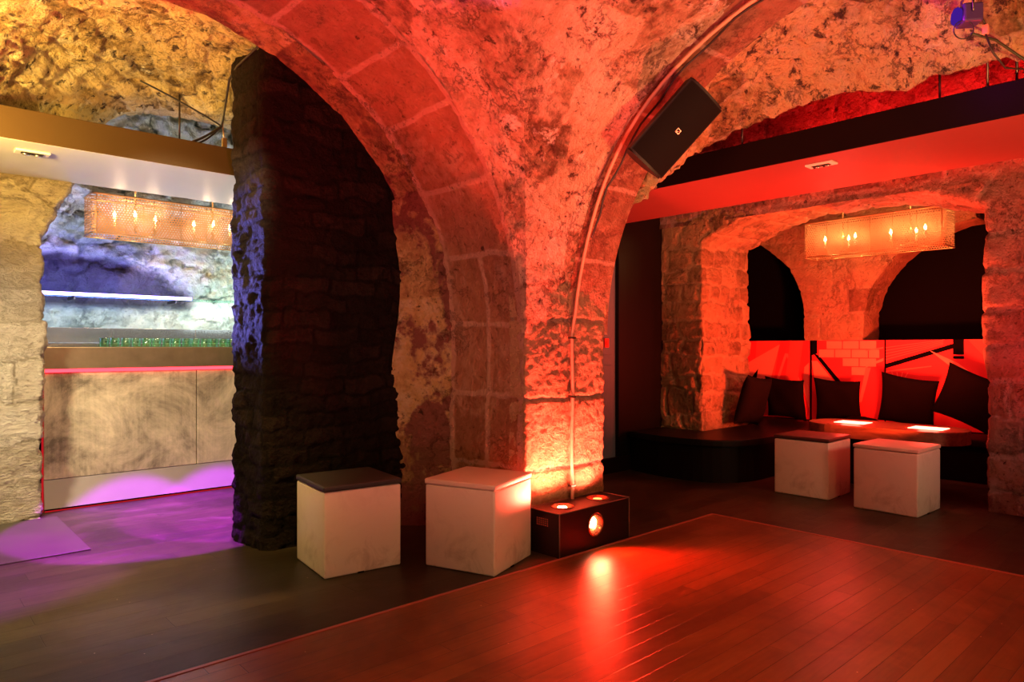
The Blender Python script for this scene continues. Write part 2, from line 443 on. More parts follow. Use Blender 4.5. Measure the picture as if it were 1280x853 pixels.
# -- left arch: jamb + voussoirs  (outline s: right jamb floor -> arc -> left jamb floor)
def outlineA(s):
    s = np.asarray(s, float); L = PI * RR
    th = np.clip((s - HC) / RR, 0, PI)
    u = UC + RR * np.cos(th); h = HC + RR * np.sin(th)
    h = np.where(s < HC, s, h); h = np.where(s > HC + L, HC - (s - HC - L), h)
    return u, h
STOT = 2 * HC + PI * RR
def gridA(ss, vv, fn=None):
    S, V = np.meshgrid(ss, vv, indexing='ij'); U, H = outlineA(S)
    return S, V, U, H
ss = np.arange(0, STOT + .001, .017)
S, V, U, H = gridA(ss, np.arange(2.93, 3.64, .017))
P = np.stack([U, V, H], 2)
JS = np.array([.45, .88, 1.31, 1.74, 2.17, 2.62, 3.0, 3.45, 3.83, 4.3, 4.7, 5.1, 5.5, 5.9, 6.3, 6.7, 7.1])
wS = S + .018 * fbm(P, 7, 3, 3) + .03 * (V - 3.2) * np.sin(S * 3); wV = V + .014 * fbm(P, 8, 3, 9)
dj = np.min(np.abs(wS[..., None] - JS), axis=2); k1 = np.searchsorted(JS, wS)
side = (wV > 3.25) & (S < 1.76)
dv = np.where(S < 1.76, np.abs(wV - 3.25), 1)
wm = .012 + .010 * fbm(P, 3, 2, 5)
m1 = sstep(.3, 1.0, np.minimum(dj, dv) / (.018 + wm * .6))
m1 = m1 * sstep(.035, .06, wV - 2.93) * sstep(.0, .05, 3.60 - wV)
r1 = hsh(k1.astype(float), side * 1.0)
dd = -(1 - m1) * .006 + relief(P, .014, .009, .008, 2) + .008 * (r1 - .5)
o = surf('wall_arch', P, M['voussoir'], flip=True, disp=dd, attr=(m1, r1, np.ones_like(m1)))
struct(o, 'dressed stone arch and jamb between the lit pier and the black wall')
# flaking reveal stepping in to the black wall
def loftA(ss, k):
    U, H = outlineA(ss); return U, H
ts = np.linspace(0, 1, 22)
S, T = np.meshgrid(np.arange(0, STOT, .017), ts, indexing='ij'); U, H = outlineA(S)
U2 = np.minimum(U, 2.50 + .035 * np.sin(H * 5))
U2 = np.where(H > 2.15, UC + (U - UC) * .985, U2)
P = np.stack([U + (U2 - U) * T, 3.60 + .27 * T, H - .02 * T], 2)
P[..., 0] += .03 * fbm(P, 5, 3, 4.4) * np.sin(T * PI)
m1 = np.ones(S.shape); r1 = hsh(np.floor(S / .3))
o = surf('wall_reveal', P, M['reveal'], flip=True, disp=relief(P, .03, .012, .005, 7), attr=(m1, r1, m1))
struct(o, 'flaking yellow plaster reveal between the dressed arch and the black wall')

# web of the left barrel, from groin to arch
th = np.linspace(0, PI, 330); tt = np.linspace(0, 1, 110)
def web(center, axis, sign, far, name, label, ns=330, nt=110, mat='vault', seed=0):
    th = np.linspace(0, PI, ns); tt = np.linspace(0, 1, nt)
    TH, T = np.meshgrid(th, tt, indexing='ij')
    c0, c1 = center
    g = c1 + sign * RR * np.abs(np.cos(TH))
    a = g + (far - g) * T
    x = c0 + RR * np.cos(TH); h = HC + RR * np.sin(TH)
    P = np.stack([x, a, h] if axis == 'v' else [a, x, h], 2)
    dirn = 1 if axis == 'v' else -1
    # one shared displacement pointing inwards/downwards keeps the groin closed
    C = np.array([UC, VC, 1.0]); N = C - P; N /= np.linalg.norm(N, axis=2, keepdims=True)
    m, r = blocks(TH * RR, a, .30, .42, .018, .6, 11 + seed, .06, P=P, wob=.05)
    m = 1 - (1 - m) * .25
    P = P + N * (relief(P, .045, .022, .008, 1.0) - .0)[..., None]
    return P, m, r, a, TH
P, m, r, a, TH = web((UC, VC), 'v', 1, 2.95, '', '')
o = surf('ceiling', P, M['vault'], flip=True, attr=(m, r, np.ones_like(m)))
struct(o, 'plastered rubble vault running up from the left arch to the groin', 'ceiling')
o['label'] = 'plastered vault web between the black wall arch and the groin'

# barrel towards the booth, with its rib
P, m, r, a, TH = web((VC, UC), 'u', 1, 3.14, '', '', seed=3)
o = surf('ceiling', P, M['vault'], flip=False, attr=(m, r, np.ones_like(m)))
struct(o, 'plastered vault web rising from the lit pier behind the loudspeaker', 'ceiling')
TH, T = np.meshgrid(np.linspace(0, PI, 330), np.linspace(3.12, 3.50, 24), indexing='ij')
P = np.stack([T, VC + RR * np.cos(TH), HC + RR * np.sin(TH)], 2)
C = np.array([UC, VC, 1.0]); N = C - P; N /= np.linalg.norm(N, axis=2, keepdims=True)
m, r = blocks(TH * RR, T * 0 + .1, .46, 9, .012, 0, 5, P=P)
P = P + N * (relief(P, .045, .014, .005, 1.0) * .6 + .012 * sstep(0, .05, T - 3.12) )[..., None]
o = surf('ceiling', P, M['voussoir'], flip=False, attr=(m, r, np.ones_like(m)))
struct(o, 'smooth dressed stone rib beside the conduit', 'ceiling')
# rubble loft back to the gap above the black beam
RC = np.array([(0, 3.45, 2.91, 1.25), (.26, 3.45, 2.88, 1.71), (.53, 3.50, 2.67, 2.05), (.75, 3.75, 2.62, 2.24), (.9, 4.0, 2.52, 2.47), (1.15, 4.15, 2.17, 2.61),
               (1.4, 4.15, 1.76, 2.64), (1.65, 4.15, 1.1, 2.60), (2.0, 4.15, .5, 2.55), (2.4, 4.15, 0, 2.35), (2.8, 4.15, -.4, 1.9), (PI, 4.15, -.57, 1.25)])
th = np.linspace(0, PI, 360)
rear = np.stack([np.interp(th, RC[:, 0], RC[:, k]) for k in (1, 2, 3)], 1)
front = np.stack([np.full_like(th, 3.48), VC + RR * np.cos(th), HC + RR * np.sin(th)], 1)
T = np.linspace(0, 1, 70)[None, :, None]
P = front[:, None] * (1 - T) + rear[:, None] * T
P[..., 2] += (.10 * np.sin(T[..., 0] * PI) * np.sin(th)[:, None])
C = np.array([3.8, VC, 1.0]); N = C - P; N /= np.linalg.norm(N, axis=2, keepdims=True)
TH, T2 = np.meshgrid(th, T[0, :, 0], indexing='ij')
m, r = blocks(TH * RR, T2 * .8, .19, .30, .018, .8, 21, .12, P=P, wob=.09)
P = P + N * (relief(P, .06, .045, .014, 3) - (1 - m) * .014)[..., None]
o = surf('ceiling', P, M['rubble'], flip=False, attr=(1 - (1 - m) * .5, r, np.ones_like(m)))
struct(o, 'yellowish rubble vault above the black beam', 'ceiling')
# closing webs behind the viewer
P, m, r, a, TH = web((UC, VC), 'v', -1, -2.6, '', '', 90, 40)
struct(surf('ceiling', P, M['vault'], flip=False, attr=(m, r, np.ones_like(m))), 'plastered vault web over the near end of the dance floor', 'ceiling')
P, m, r, a, TH = web((VC, UC), 'u', -1, -2.6, '', '', 90, 40)
struct(surf('ceiling', P, M['vault'], flip=True, attr=(m, r, np.ones_like(m))), 'plastered vault web over the far left of the dance floor', 'ceiling')

# passage ceiling from the arch to the bar opening (yellow)
PRO = np.array([(0, .83, .0), (.19, .83, 1.9), (.27, .93, 2.15), (.33, 1.03, 2.4), (.40, 1.17, 2.72), (.47, 1.32, 2.90), (.55, 1.6, 2.98), (.75, 2.3, 2.99), (1, 3.3, 2.97)])
q = np.linspace(.0, 1, 300)
fr_s = HC + RR * R(158) + (RR * R(20) - RR * R(158)) * q   # from low on the left haunch over to the right haunch
fu, fh = outlineA(fr_s); fu = UC + (fu - UC) * .985
pq = .31 + .69 * q
ru = np.interp(pq, PRO[:, 0], PRO[:, 1]); rh = np.interp(pq, PRO[:, 0], PRO[:, 2])
T = np.linspace(0, 1, 110)[None, :]
P = np.stack([fu[:, None] * (1 - T) + ru[:, None] * T, (3.83 + 1.85 * T) + 0 * fu[:, None], fh[:, None] * (1 - T) + rh[:, None] * T], 2)
P[..., 2] += .12 * np.sin(T * PI) * sstep(1.4, 2.6, P[..., 2])
C = np.array([1.5, 4.7, 1.2]); N = C - P; N /= np.linalg.norm(N, axis=2, keepdims=True)
m, r = blocks(q[:, None] * 5 + 0 * T, T * 1.8 + 0 * q[:, None], .22, .34, .02, .6, 31, .1, P=P, wob=.06)
P = P + N * (relief(P, .07, .03, .008, 13) - (1 - m) * .012)[..., None]
P[..., 2] = np.where(P[..., 1] > 4.5, np.maximum(P[..., 2], 2.42), P[..., 2])
o = surf('ceiling', P, M['rubble'], flip=True, attr=(1 - (1 - m) * .5, r, np.ones_like(m)))
struct(o, 'warm yellow rubble vault over the passage to the bar', 'ceiling')

# -- lit pier under the groin
def resample(path, step, closed=False):
    path = [np.array(p, float) for p in path]
    if closed: path = path + [path[0]]
    out = []
    for a, c in zip(path[:-1], path[1:]):
        n = max(1, int(round(np.linalg.norm(c - a) / step)))
        out += [a + (c - a) * k / n for k in range(n)]
    if not closed: out.append(path[-1])
    return np.array(out)
def smooth_path(Q, it=2):
    for _ in range(it):
        Q2 = Q.copy(); Q2[1:-1] = (Q[:-2] + 2 * Q[1:-1] + Q[2:]) / 4; Q = Q2
    return Q
Q = smooth_path(resample([(2.765, 3.05), (2.765, 2.915), (3.10, 2.885), (3.125, 2.905), (3.16, 2.885), (3.455, 2.90), (3.46, 3.5)], .011), 3)
arc = np.concatenate([[0], np.cumsum(np.linalg.norm(np.diff(Q, axis=0), axis=1))])
hh = np.arange(0, 1.62, .011)
A, Hh = np.meshgrid(arc, hh, indexing='ij')
P = np.stack([Q[:, 0][:, None] + 0 * Hh, Q[:, 1][:, None] + 0 * Hh, Hh], 2)
hj = np.array([0, .44, .86, 1.33, 2.0])
dS = np.min(np.abs(Hh[..., None] + .012 * fbm(P, 6, 2, 1)[..., None] - hj[1:4]), axis=2)
m = sstep(.004, .016, dS); r = hsh(np.searchsorted(hj, Hh).astype(float))
dd = relief(P, .014, .006, .006, 21) - (1 - m) * .016 + .006 * fbm(P * np.array([1, 1, 1.4]), 42, 2, 40)
top = sstep(1.62, 1.50, Hh); dd = dd * top - (1 - top) * .03
dd += .012 * sstep(.10, .0, Hh)
o = surf('wall_pier', P, M['pier'], flip=False, disp=dd, attr=(m, r, np.ones_like(m)))
struct(o, 'hammered stone pier with a conduit, lit red from the floor')
# hidden back of the pier
b = MB(); b.box((2.86, 3.0, 0), (3.43, 3.85, 3.4)); b.box((2.62, 3.90, 0), (3.43, 4.2, 3.4))
struct(b.build('wall_core', M['black']), 'dark core of the masonry behind the pier')

# -- black painted wall under the arch
Q = smooth_path(resample([(2.60, 3.862), (1.665, 3.862), (1.62, 3.90), (1.60, 4.31), (2.60, 4.32)], .016), 1)
arc = np.concatenate([[0], np.cumsum(np.linalg.norm(np.diff(Q, axis=0), axis=1))])
topz = HC + np.sqrt(np.maximum(.1, (RR + .02) ** 2 - (Q[:, 0] - UC) ** 2)); topz = np.maximum(topz, 2.1)
kk = np.linspace(0, 1, 180)
P = np.stack([Q[:, 0][:, None] + 0 * kk, Q[:, 1][:, None] + 0 * kk, topz[:, None] * kk], 2)
Aa = arc[:, None] + 0 * kk
m, r = blocks(P[..., 2], Aa, .10, .30, .010, .4, 41, .05, P=P, wob=.035)
dd = relief(P, .03, .020, .012, 31) - (1 - m) * .008 + .008 * (r - .5)
o = surf('wall_black', P, M['black_stone'], flip=True, disp=dd, attr=(m, r, np.ones_like(m)))
struct(o, 'black painted rough stone wall filling the arch')

# -- generic sweep: cross section = soffit (t<0) then face (t>0)
def sweep(name, out, plane, depth, ext, mat, label, seed, ch, bl, step=.016, swap=False, flip=False, zmin=-.02, amp=(.02, .012, .006), mwid=.016, axis='u', round_=.03):
    """out: polyline of the opening edge in (w,h); face lies in plane u=plane (axis u) or v=plane (axis v); soffit runs back by depth"""
    Q = smooth_path(resample(out, step), 2)
    d = np.gradient(Q, axis=0); d /= np.linalg.norm(d, axis=1, keepdims=True)
    nrm = np.stack([-d[:, 1], d[:, 0]], 1)
    if swap: nrm = -nrm
    for _ in range(6): nrm[1:-1] = (nrm[:-2] + nrm[1:-1] * 2 + nrm[2:]) / 4
    nrm /= np.linalg.norm(nrm, axis=1, keepdims=True)
    arc = np.concatenate([[0], np.cumsum(np.linalg.norm(np.diff(Q, axis=0), axis=1))])
    t = np.concatenate([np.arange(-depth, -round_, step), np.linspace(-round_, round_, 7), np.arange(round_ + step, ext, step)])
    S, T = np.meshgrid(arc, t, indexing='ij')
    outw = np.where(T > 0, T, 0) - 0
    back = np.where(T < 0, -T, 0)
    rr = np.clip(round_ - np.abs(T), 0, round_) * .4     # worn arris
    W = Q[:, 0][:, None] + nrm[:, 0][:, None] * (outw + rr); Hh = Q[:, 1][:, None] + nrm[:, 1][:, None] * (outw + rr)
    D = plane + back + rr * .6
    P = np.stack([D, W, Hh] if axis == 'u' else [W, D, Hh], 2)
    m, r = blocks(S, T, ch, bl, mwid, .8, seed, .05, P=P, wob=.035); m = 1 - (1 - m) * (.7 + .3 * sstep(-.4, .3, fbm(P, 4, 2, 50)))
    dd = relief(P, *amp, seed) - (1 - m) * .02 + .012 * (r - .5)
    o = surf(name, P, M[mat], flip=flip, disp=dd, attr=(m, r, np.ones_like(m)))
    return struct(o, label)

# bar opening (v = 5.65): left pier
sweep('wall_left', [(.83, 0), (.82, .6), (.85, 1.2), (.82, 1.9), (.90, 2.12), (1.02, 2.36), (1.12, 2.62), (1.20, 2.82), (1.36, 2.94), (1.6, 2.985), (3.2, 2.99)],
      5.65, .22, 2.2, 'cream_stone', 'cream stone pier beside the bar', 51, .27, .62, axis='v', flip=False, amp=(.03, .024, .014), mwid=.008)
# booth opening (u = 5.8)
arcp = [(3.65, 0)] + [(3.65 + (.012 * math.sin(k * 9)), .2 * k) for k in range(1, 11)]
for k in range(0, 13):
    a = k / 12; v = 3.65 + (1.37 - 3.65) * a
    arcp.append((v, 2.17 + .27 * (1 - (2 * a - 1) ** 2)))
left_part = arcp[:17]; right_part = arcp[17 - 1:]
for k in range(10): right_part.append((1.37 + .015 * math.sin(k * 7), 2.0 - .2 * k))
right_part.append((1.37, 0))
sweep('wall_booth', left_part, 5.8, .87, .62, 'booth_stone', 'rough stone pier and arch at the left of the seating booth', 61, .178, .27, swap=True, flip=False)
sweep('wall_right', right_part, 5.8, .87, 1.5, 'right_stone', 'pinkish stone pier and arch at the right of the seating booth', 71, .26, .5, swap=True, flip=False, step=.02)
b = MB(); b.box((5.86, 1.0, 2.72), (6.6, 4.3, 3.4)); b.box((5.9, 3.72, 0), (6.6, 4.3, 3.4)); b.box((5.9, 0, 0), (6.6, 1.3, 3.4))
struct(b.build('wall_booth_core', M['black']), 'dark masonry core around the booth arch')
# wall seen in the slot above the beam
Y, Z = np.meshgrid(np.arange(-.6, 4.3, .03), np.arange(2.35, 3.5, .03), indexing='ij')
P = np.stack([np.full_like(Y, 5.79), Y, Z], 2); m, r = blocks(Z, Y, .2, .4, .015, .4, 81, .04, P=P)
struct(surf('wall_upper', P, M['right_stone'], flip=True, disp=relief(P, .04, .02, .006, 3) * -1 - (1 - m) * .01, attr=(m, r, m * 0 + 1)), 'rough stone wall glowing red in the slot above the black beam')

# -- north wall of the booth lobby, with a blue grey door strip
b = MB(); b.box((3.2, 4.15, 0), (4.45, 4.25, 3.4)); b.box((5.13, 4.13, 0), (5.95, 4.25, 3.4)); b.box((4.45, 4.15, 2.30), (5.13, 4.25, 3.4))
struct(b.build('wall_back', M['black_gloss']), 'black painted wall between the lit pier and the booth')
b = MB(); b.box((4.45, 4.17, 0), (5.13, 4.21, 2.30), .003); b.box((4.52, 4.155, .12), (5.06, 4.172, 1.0), .004); b.box((4.52, 4.155, 1.1), (5.06, 4.172, 2.2), .004)
struct(b.build('door_1', M['bluegrey']), 'blue grey door beyond the lit pier', 'door')
b = MB(); b.box((4.3, 4.11, 0), (5.85, 4.15, .14), .008)
struct(b.build('baseboard_back', M['beam_black']), 'dark skirting board below the black wall', 'baseboard')
b = MB(); b.box((4.93, 4.13, 1.165), (4.99, 4.152, 1.25), .004); b.box((4.945, 4.122, 1.19), (4.975, 4.131, 1.225), .002)
tag(b.build('wall_switch', M['redplastic']), 'small red call point on the blue grey door frame', 'switch')

# -- booth interior
b = MB(); b.box((7.5, .3, 0), (7.95, 4.6, 1.245)); b.box((7.96, .3, 1.2), (8.1, 5.4, 3.2)); b.box((6.6, 4.18, 0), (7.55, 4.3, 2.6))
b.box((6.6, .3, 0), (7.6, .9, 3.2)); b.box((6.62, .3, 2.66), (8.1, 4.7, 2.8)); b.box((7.5, .3, 2.5), (7.96, 1.0, 3.2)); b.box((7.5, 4.9, 0), (8.1, 5.2, 2.8)); b.box((7.5,4.18,0),(7.96,5.0,1.245)); b.box((6.6,4.3,2.6),(8.1,5.2,2.8))
struct(b.build('wall_booth_back', M['black']), 'black back wall and recesses of the booth')
hz = np.arange(1.24, 2.66, .02)
vL = np.where(hz < 1.5, 3.45, 4.38 - np.sqrt(np.maximum(0, .93 ** 2 - (hz - 1.5) ** 2)))
vR = np.where(hz < 1.35, 2.83, 1.83 + np.sqrt(np.maximum(0, 1.0 - (hz - 1.35) ** 2)))
vR = np.maximum(vR, 1.0)
n1 = 90; n2 = 14
rows = []
for a_, c_ in zip(vL, vR):
    rows.append([(7.9, a_)] * 0 + [(7.9 - .42 * k / n2, a_) for k in range(n2)] + [(7.48, a_ + (c_ - a_) * k / n1) for k in range(n1)] + [(7.48 + .42 * k / n2, c_) for k in range(n2 + 1)])
rows = np.array(rows)
P = np.concatenate([rows, hz[:, None, None] + 0 * rows[..., :1]], 2)
m, r = blocks(P[..., 2] + .1, P[..., 1] + P[..., 0], .27, .6, .014, .4, 91, .03, P=P)
struct(surf('wall_booth_pier', P, M['booth_stone'], flip=True, disp=relief(P, .02, .01, .005, 6) - (1 - m) * .01, attr=(m, r, m * 0 + 1)), 'stone pier between two dark arches above the mural')
b = MB(); b.box((4.1, -1, 3.38), (5.9, 4.3, 3.5)); b.box((-1.5, 5.55, 3.5), (4.6, 7.3, 3.6))
struct(b.build('ceiling', M['black']), 'dark ceiling above the beam', 'ceiling')

# -- bar room
Xg, Z = np.meshgrid(np.arange(-.6, 4.4, .02), np.arange(0, 3.52, .02), indexing='ij')
P = np.stack([Xg, np.full_like(Xg, 7.0), Z], 2)
m, r = blocks(Z, Xg, .24, .52, .016, .7, 101, .12, P=P, wob=.10)
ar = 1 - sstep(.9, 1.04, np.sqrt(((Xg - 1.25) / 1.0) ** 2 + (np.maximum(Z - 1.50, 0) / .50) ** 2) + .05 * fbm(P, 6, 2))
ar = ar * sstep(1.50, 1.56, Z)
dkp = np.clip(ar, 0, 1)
up = .85 * sstep(2.35, 2.75, Z) * 0
dd = relief(P, .07, .05, .016, 17) - (1 - m) * .022 + .02 * (r - .5) - .07 * dkp
m = 1 - (1 - m) * sstep(-.3, .3, fbm(P, 2.5, 2, 77)) * .7
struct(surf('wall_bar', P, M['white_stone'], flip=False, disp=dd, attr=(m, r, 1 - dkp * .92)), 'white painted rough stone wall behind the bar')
b = MB(); b.box((-.7, 5.7, 0), (-.6, 7.1, 3.5)); b.box((4.3, 4.3, 0), (4.4, 7.1, 3.5))
struct(b.build('wall_bar_side', M['beam_white']), 'side walls of the bar room')

# -- beams
def beam(name, fb, sb, a, c, face, mface, msoff, label):
    b = MB(); b.box(a, c, .004)
    for f in b.bm.faces:
        f.material_index = 1 if f.calc_center_median().z < a[2] + .002 else 0
    o = b.build(name, [mface, msoff]); return struct(o, label, 'beam')
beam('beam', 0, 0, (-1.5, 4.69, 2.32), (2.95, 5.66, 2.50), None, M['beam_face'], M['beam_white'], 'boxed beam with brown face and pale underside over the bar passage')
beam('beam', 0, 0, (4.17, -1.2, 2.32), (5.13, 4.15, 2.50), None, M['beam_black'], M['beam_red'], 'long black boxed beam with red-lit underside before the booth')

# rods carrying the beams
def rod(x, y, z0, z1, label, r=.006, grp=None):
    b = MB(); b.tube([(0, 0, 0), (0, 0, z1 - z0)], r, 8); b.lathe([(.0, .0), (.014, .0), (.014, .008), (.0, .008)], n=8)
    return tag(b.build('hanger_rod', M['rod'], loc=(x, y, z0)), label, 'rod', grp)
rod(1.50, 4.98, 2.50, 2.88, 'thin dark hanger rod on the bar beam nearest the cream pier')
rod(2.06, 4.90, 2.50, 2.86, 'thicker dark hanger rod on the bar beam beside the black wall', .011)
rod(4.22, 2.36, 2.50, 2.72, 'short hanger rod on the black beam closest to the loudspeaker')
rod(4.20, .98, 2.50, 2.95, 'tall pale hanger rod on the black beam beside the blue lamp')
rod(4.22, .86, 2.50, 2.82, 'shorter pale hanger rod on the black beam next to the tall one')
rod(4.28, 1.22, 2.50, 2.80, 'thin hanger rod on the black beam, set back in the red slot')

# little emergency fittings on the beam undersides
def downlight(x, y, rz, label):
    t = thing('exit_light', label, 'ceiling light', (x, y, 2.32), rz, 'fittings on the beam undersides')
    b = MB(); b.box((-.085, -.045, -.012), (.085, .045, .0), .003); b.build('bezel', M['whiteplastic'], t)
    b = MB(); b.box((-.055, -.022, -.016), (.055, .022, -.010), .004); b.build('lens', M['black_gloss'], t)
    for k in (-1, 1):
        b = MB(); b.tube([(k * .03 - .018, 0, -.018), (k * .03 + .018, 0, -.018)], .007, 8); b.build('tube', M['steel_clean'], t)
    return t
downlight(.665, 4.92, 0, 'small white fitting under the pale beam near the cream pier')
downlight(4.36, 1.90, R(90), 'small fitting under the black beam, lit red')

# ------------------------------------------------------------------ cube stools
def stool(x, y, rot, s, lid, label, notch=True):
    t = thing('cube_stool', label, 'stool', (x, y, 0), R(rot), 'cube stools')
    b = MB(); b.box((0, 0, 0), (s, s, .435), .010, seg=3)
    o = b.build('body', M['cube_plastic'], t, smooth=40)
    b = MB(); b.box((-.004, -.004, .437), (s + .004, s + .004, .467), .009, seg=3)
    b.build('seat_lid', M[lid], t, smooth=40)
    b = MB(); b.box((s * .42, -.002, -.001), (s * .5, .003, .007), .0); b.build('foot_notch', M['black'], t)
    b = MB(); b.box((s - .003, s * .42, -.001), (s + .002, s * .5, .007), 0); b.build('foot_notch', M['black'], t)
    return t
stool(1.649, 3.204, -7, .425, 'lid_dark', 'white cube stool with a dark grey lid standing against the black wall')
stool(2.305, 2.656, 20, .425, 'lid_white', 'white cube stool with a pale lid between the dark-lidded stool and the lamp box')
stool(5.336, 2.27, 1, .43, 'lid_brown', 'white cube stool with a dark lid in front of the booth table')
stool(5.235, 1.625, -2, .43, 'lid_white', 'white cube stool with a pale lid in front of the booth table')

# ------------------------------------------------------------------ floor lamp box
LB = thing('floor_light_box', 'black metal box with three glowing red lamps on the floor before the pier', 'floor lamp', (2.77, 2.645, 0), R(1.5))
w_, d_, h_ = .635, .235, .245
b = MB()
def holed_plate(b, org, ax, ay, W, H, holes, n=28):
    """plate in plane org+ax*x+ay*y with circular holes, as strips of radial quads per cell"""
    org, ax, ay = Vector(org), Vector(ax), Vector(ay)
    xs = [0] + [ (holes[i][0] + holes[i + 1][0]) / 2 for i in range(len(holes) - 1)] + [W]
    for i, (cx, cy, r) in enumerate(holes):
        x0, x1 = xs[i], xs[i + 1]
        ring_o, ring_i = [], []
        for k in range(n * 4):
            a = 2 * PI * (k + .5) / (n * 4); c, s_ = math.cos(a), math.sin(a)
            tx = ((x1 - cx) / c if c > 0 else (x0 - cx) / c) if abs(c) > 1e-9 else 1e9
            ty = ((H - cy) / s_ if s_ > 0 else (-cy) / s_) if abs(s_) > 1e-9 else 1e9
            tt_ = min(tx, ty)
            ring_o.append((cx + c * tt_, cy + s_ * tt_)); ring_i.append((cx + c * r, cy + s_ * r))
        # snap corners
        for cor in ((x0, 0), (x1, 0), (x0, H), (x1, H)):
            j = min(range(len(ring_o)), key=lambda q_: (ring_o[q_][0] - cor[0]) ** 2 + (ring_o[q_][1] - cor[1]) ** 2)
            ring_o[j] = cor
        vo = [b.bm.verts.new(org + ax * p[0] + ay * p[1]) for p in ring_o]; vi = [b.bm.verts.new(org + ax * p[0] + ay * p[1]) for p in ring_i]
        nn = len(vo)
        for k in range(nn): b.bm.faces.new((vo[k], vo[(k + 1) % nn], vi[(k + 1) % nn], vi[k]))
holed_plate(b, (0, 0, h_), (1, 0, 0), (0, 1, 0), w_, d_, [(.155, .118, .066), (.475, .118, .066)])
holed_plate(b, (0, 0, 0), (1, 0, 0), (0, 0, 1), w_, h_, [(.31, .135, .064)])
b.quad([(0, d_, 0), (w_, d_, 0), (w_, d_, h_), (0, d_, h_)]); b.quad([(0, 0, 0), (0, d_, 0), (0, d_, h_), (0, 0, h_)])
b.quad([(w_, 0, 0), (w_, d_, 0), (w_, d_, h_), (w_, 0, h_)]); b.quad([(0, 0, 0), (w_, 0, 0), (w_, d_, 0), (0, d_, 0)])
b.build('housing', simple('black_box_paint', (.014, .008, .008), .4, Specular_IOR_Level=.25), LB)
b = MB()
for (p, q_) in (((0, 0, h_), (w_, 0, h_)), ((0, 0, 0), (0, 0, h_)), ((w_, 0, 0), (w_, 0, h_)), ((w_, 0, h_), (w_, d_, h_)), ((0, 0, h_), (0, d_, h_)), ((0, d_, h_), (w_, d_, h_))): b.tube([p, q_], .0035, 6)
b.build('edge_trim', simple('worn_edge', (.16, .10, .08), .4), LB)
b = MB()
for i in range(6):
    for j in range(4): b.tube([(-.0015, .09 + .016 * i, .165 + .012 * j), (.001, .09 + .016 * i, .165 + .012 * j)], .0022, 6)
b.build('vent', emit('vent_glow', (1, .08, .03), .5), LB)
def boxlamp(Mx, core, off):
    b = MB(); b.lathe([(.064, .0), (.070, .0), (.070, .006), (.058, .006), (.045, -.03), (.02, -.055), (.0005, -.058)], M=Mx, n=40, caps=False)
    o = b.build('reflector', simple('lamp_reflector', (.8, .25, .15), .25, .8), LB)
    b = MB(); b.lathe([(.0005, .0), (.026, .0), (.034, -.016), (.028, -.03), (.0005, -.034)], M=Mx @ Matrix.Translation(off), n=24)
    b.build('bulb', core, o)
    return o
LBM = Matrix.Identity(4)
for cx in (.155, .475):
    boxlamp(Matrix.Translation((cx, .118, h_)), M['lamp_core'] if cx < .3 else M['lamp_red'], (-.012, -.01, .002))
boxlamp(Matrix.Translation((.31, 0, .135)) @ Matrix.Rotation(R(90), 4, 'X'), M['lamp_core'], (-.006, .012, -.008))

# ------------------------------------------------------------------ conduit on the pier
pts = []
for z in np.linspace(.02, 1.25, 9): pts.append((3.115 + .004 * math.sin(z * 9), 2.868, z))
for a in np.linspace(.08, 1.42, 22):
    pts.append((3.125 + .02 * math.sin(a * 6), VC + (RR - .045) * math.cos(a), HC + (RR - .045) * math.sin(a)))
b = MB(); b.tube(pts, .0105, 8)
pi_ = b.build('conduit_pipe', M['pipe']); tag(pi_, 'thin painted conduit climbing the lit pier and the vault', 'pipe')
for z in (.32, .86, 1.22):
    b = MB(); b.box((3.095, 2.855, z), (3.135, 2.885, z + .012), .002); b.build('pipe_clip', M['rod'], pi_)
pts = []
for i, a in enumerate(np.linspace(.35, 1.42, 24)):
    pts.append((3.155 + .012 * math.sin(i * 1.3), VC + (RR - .062 + .006 * math.sin(i * 2.1)) * math.cos(a), HC + (RR - .062) * math.sin(a)))
b = MB(); b.tube(pts, .0065, 6)
tag(b.build('speaker_cable', M['cable']), 'black cable running beside the conduit up to the loudspeaker', 'cable')

# ------------------------------------------------------------------ loudspeaker
def cam2w(x, y, z): return RT * x + UP * y + FW * z
Dv = Vector(cam2w(-.04, .11, .27)).normalized()          # pointing to its back
Lv = Vector(cam2w(.283, .315, -.09)); Lv = (Lv - Dv * Lv.dot(Dv)).normalized()
Wv = Dv.cross(Lv).normalized()
if Wv.dot(Vector(RT)) < 0: Wv = -Wv
ZS = 3.62
cen = Vector(EYE + FW * ZS + RT * ((845 - 640) / 866 * ZS) + UP * ((434 - 162) / 866 * ZS))
SPK = thing('wall_speaker', 'black loudspeaker angled down from the vault beside the conduit', 'loudspeaker')
Ms = Matrix(((Wv.x, Lv.x, Dv.x, cen.x), (Wv.y, Lv.y, Dv.y, cen.y), (Wv.z, Lv.z, Dv.z, cen.z), (0, 0, 0, 1)))
SPK.matrix_world = Ms
b = MB(); LH, WH = .235, .122
prof = []
for k in range(13):
    a = k / 12 * 2 - 1; prof.append((WH * a, 0 - .022 * (1 - a * a)))    # bowed front
bk = [(WH * .98, .03), (WH * .82, .12), (WH * .52, .20), (0, .225), (-WH * .52, .20), (-WH * .82, .12), (-WH * .98, .03)]
poly = prof + bk
lo = [b.bm.verts.new((x, -LH, y)) for x, y in poly]; hi = [b.bm.verts.new((x, LH, y)) for x, y in poly]
b.bm.faces.new(lo); b.bm.faces.new(hi[::-1])
for k in range(len(poly)): b.bm.faces.new((lo[k], lo[(k + 1) % len(poly)], hi[(k + 1) % len(poly)], hi[k]))
bmesh.ops.bevel(b.bm, geom=[e for e in b.bm.edges if abs(e.verts[0].co.y - e.verts[1].co.y) < .001], offset=.008, segments=2, affect='EDGES')
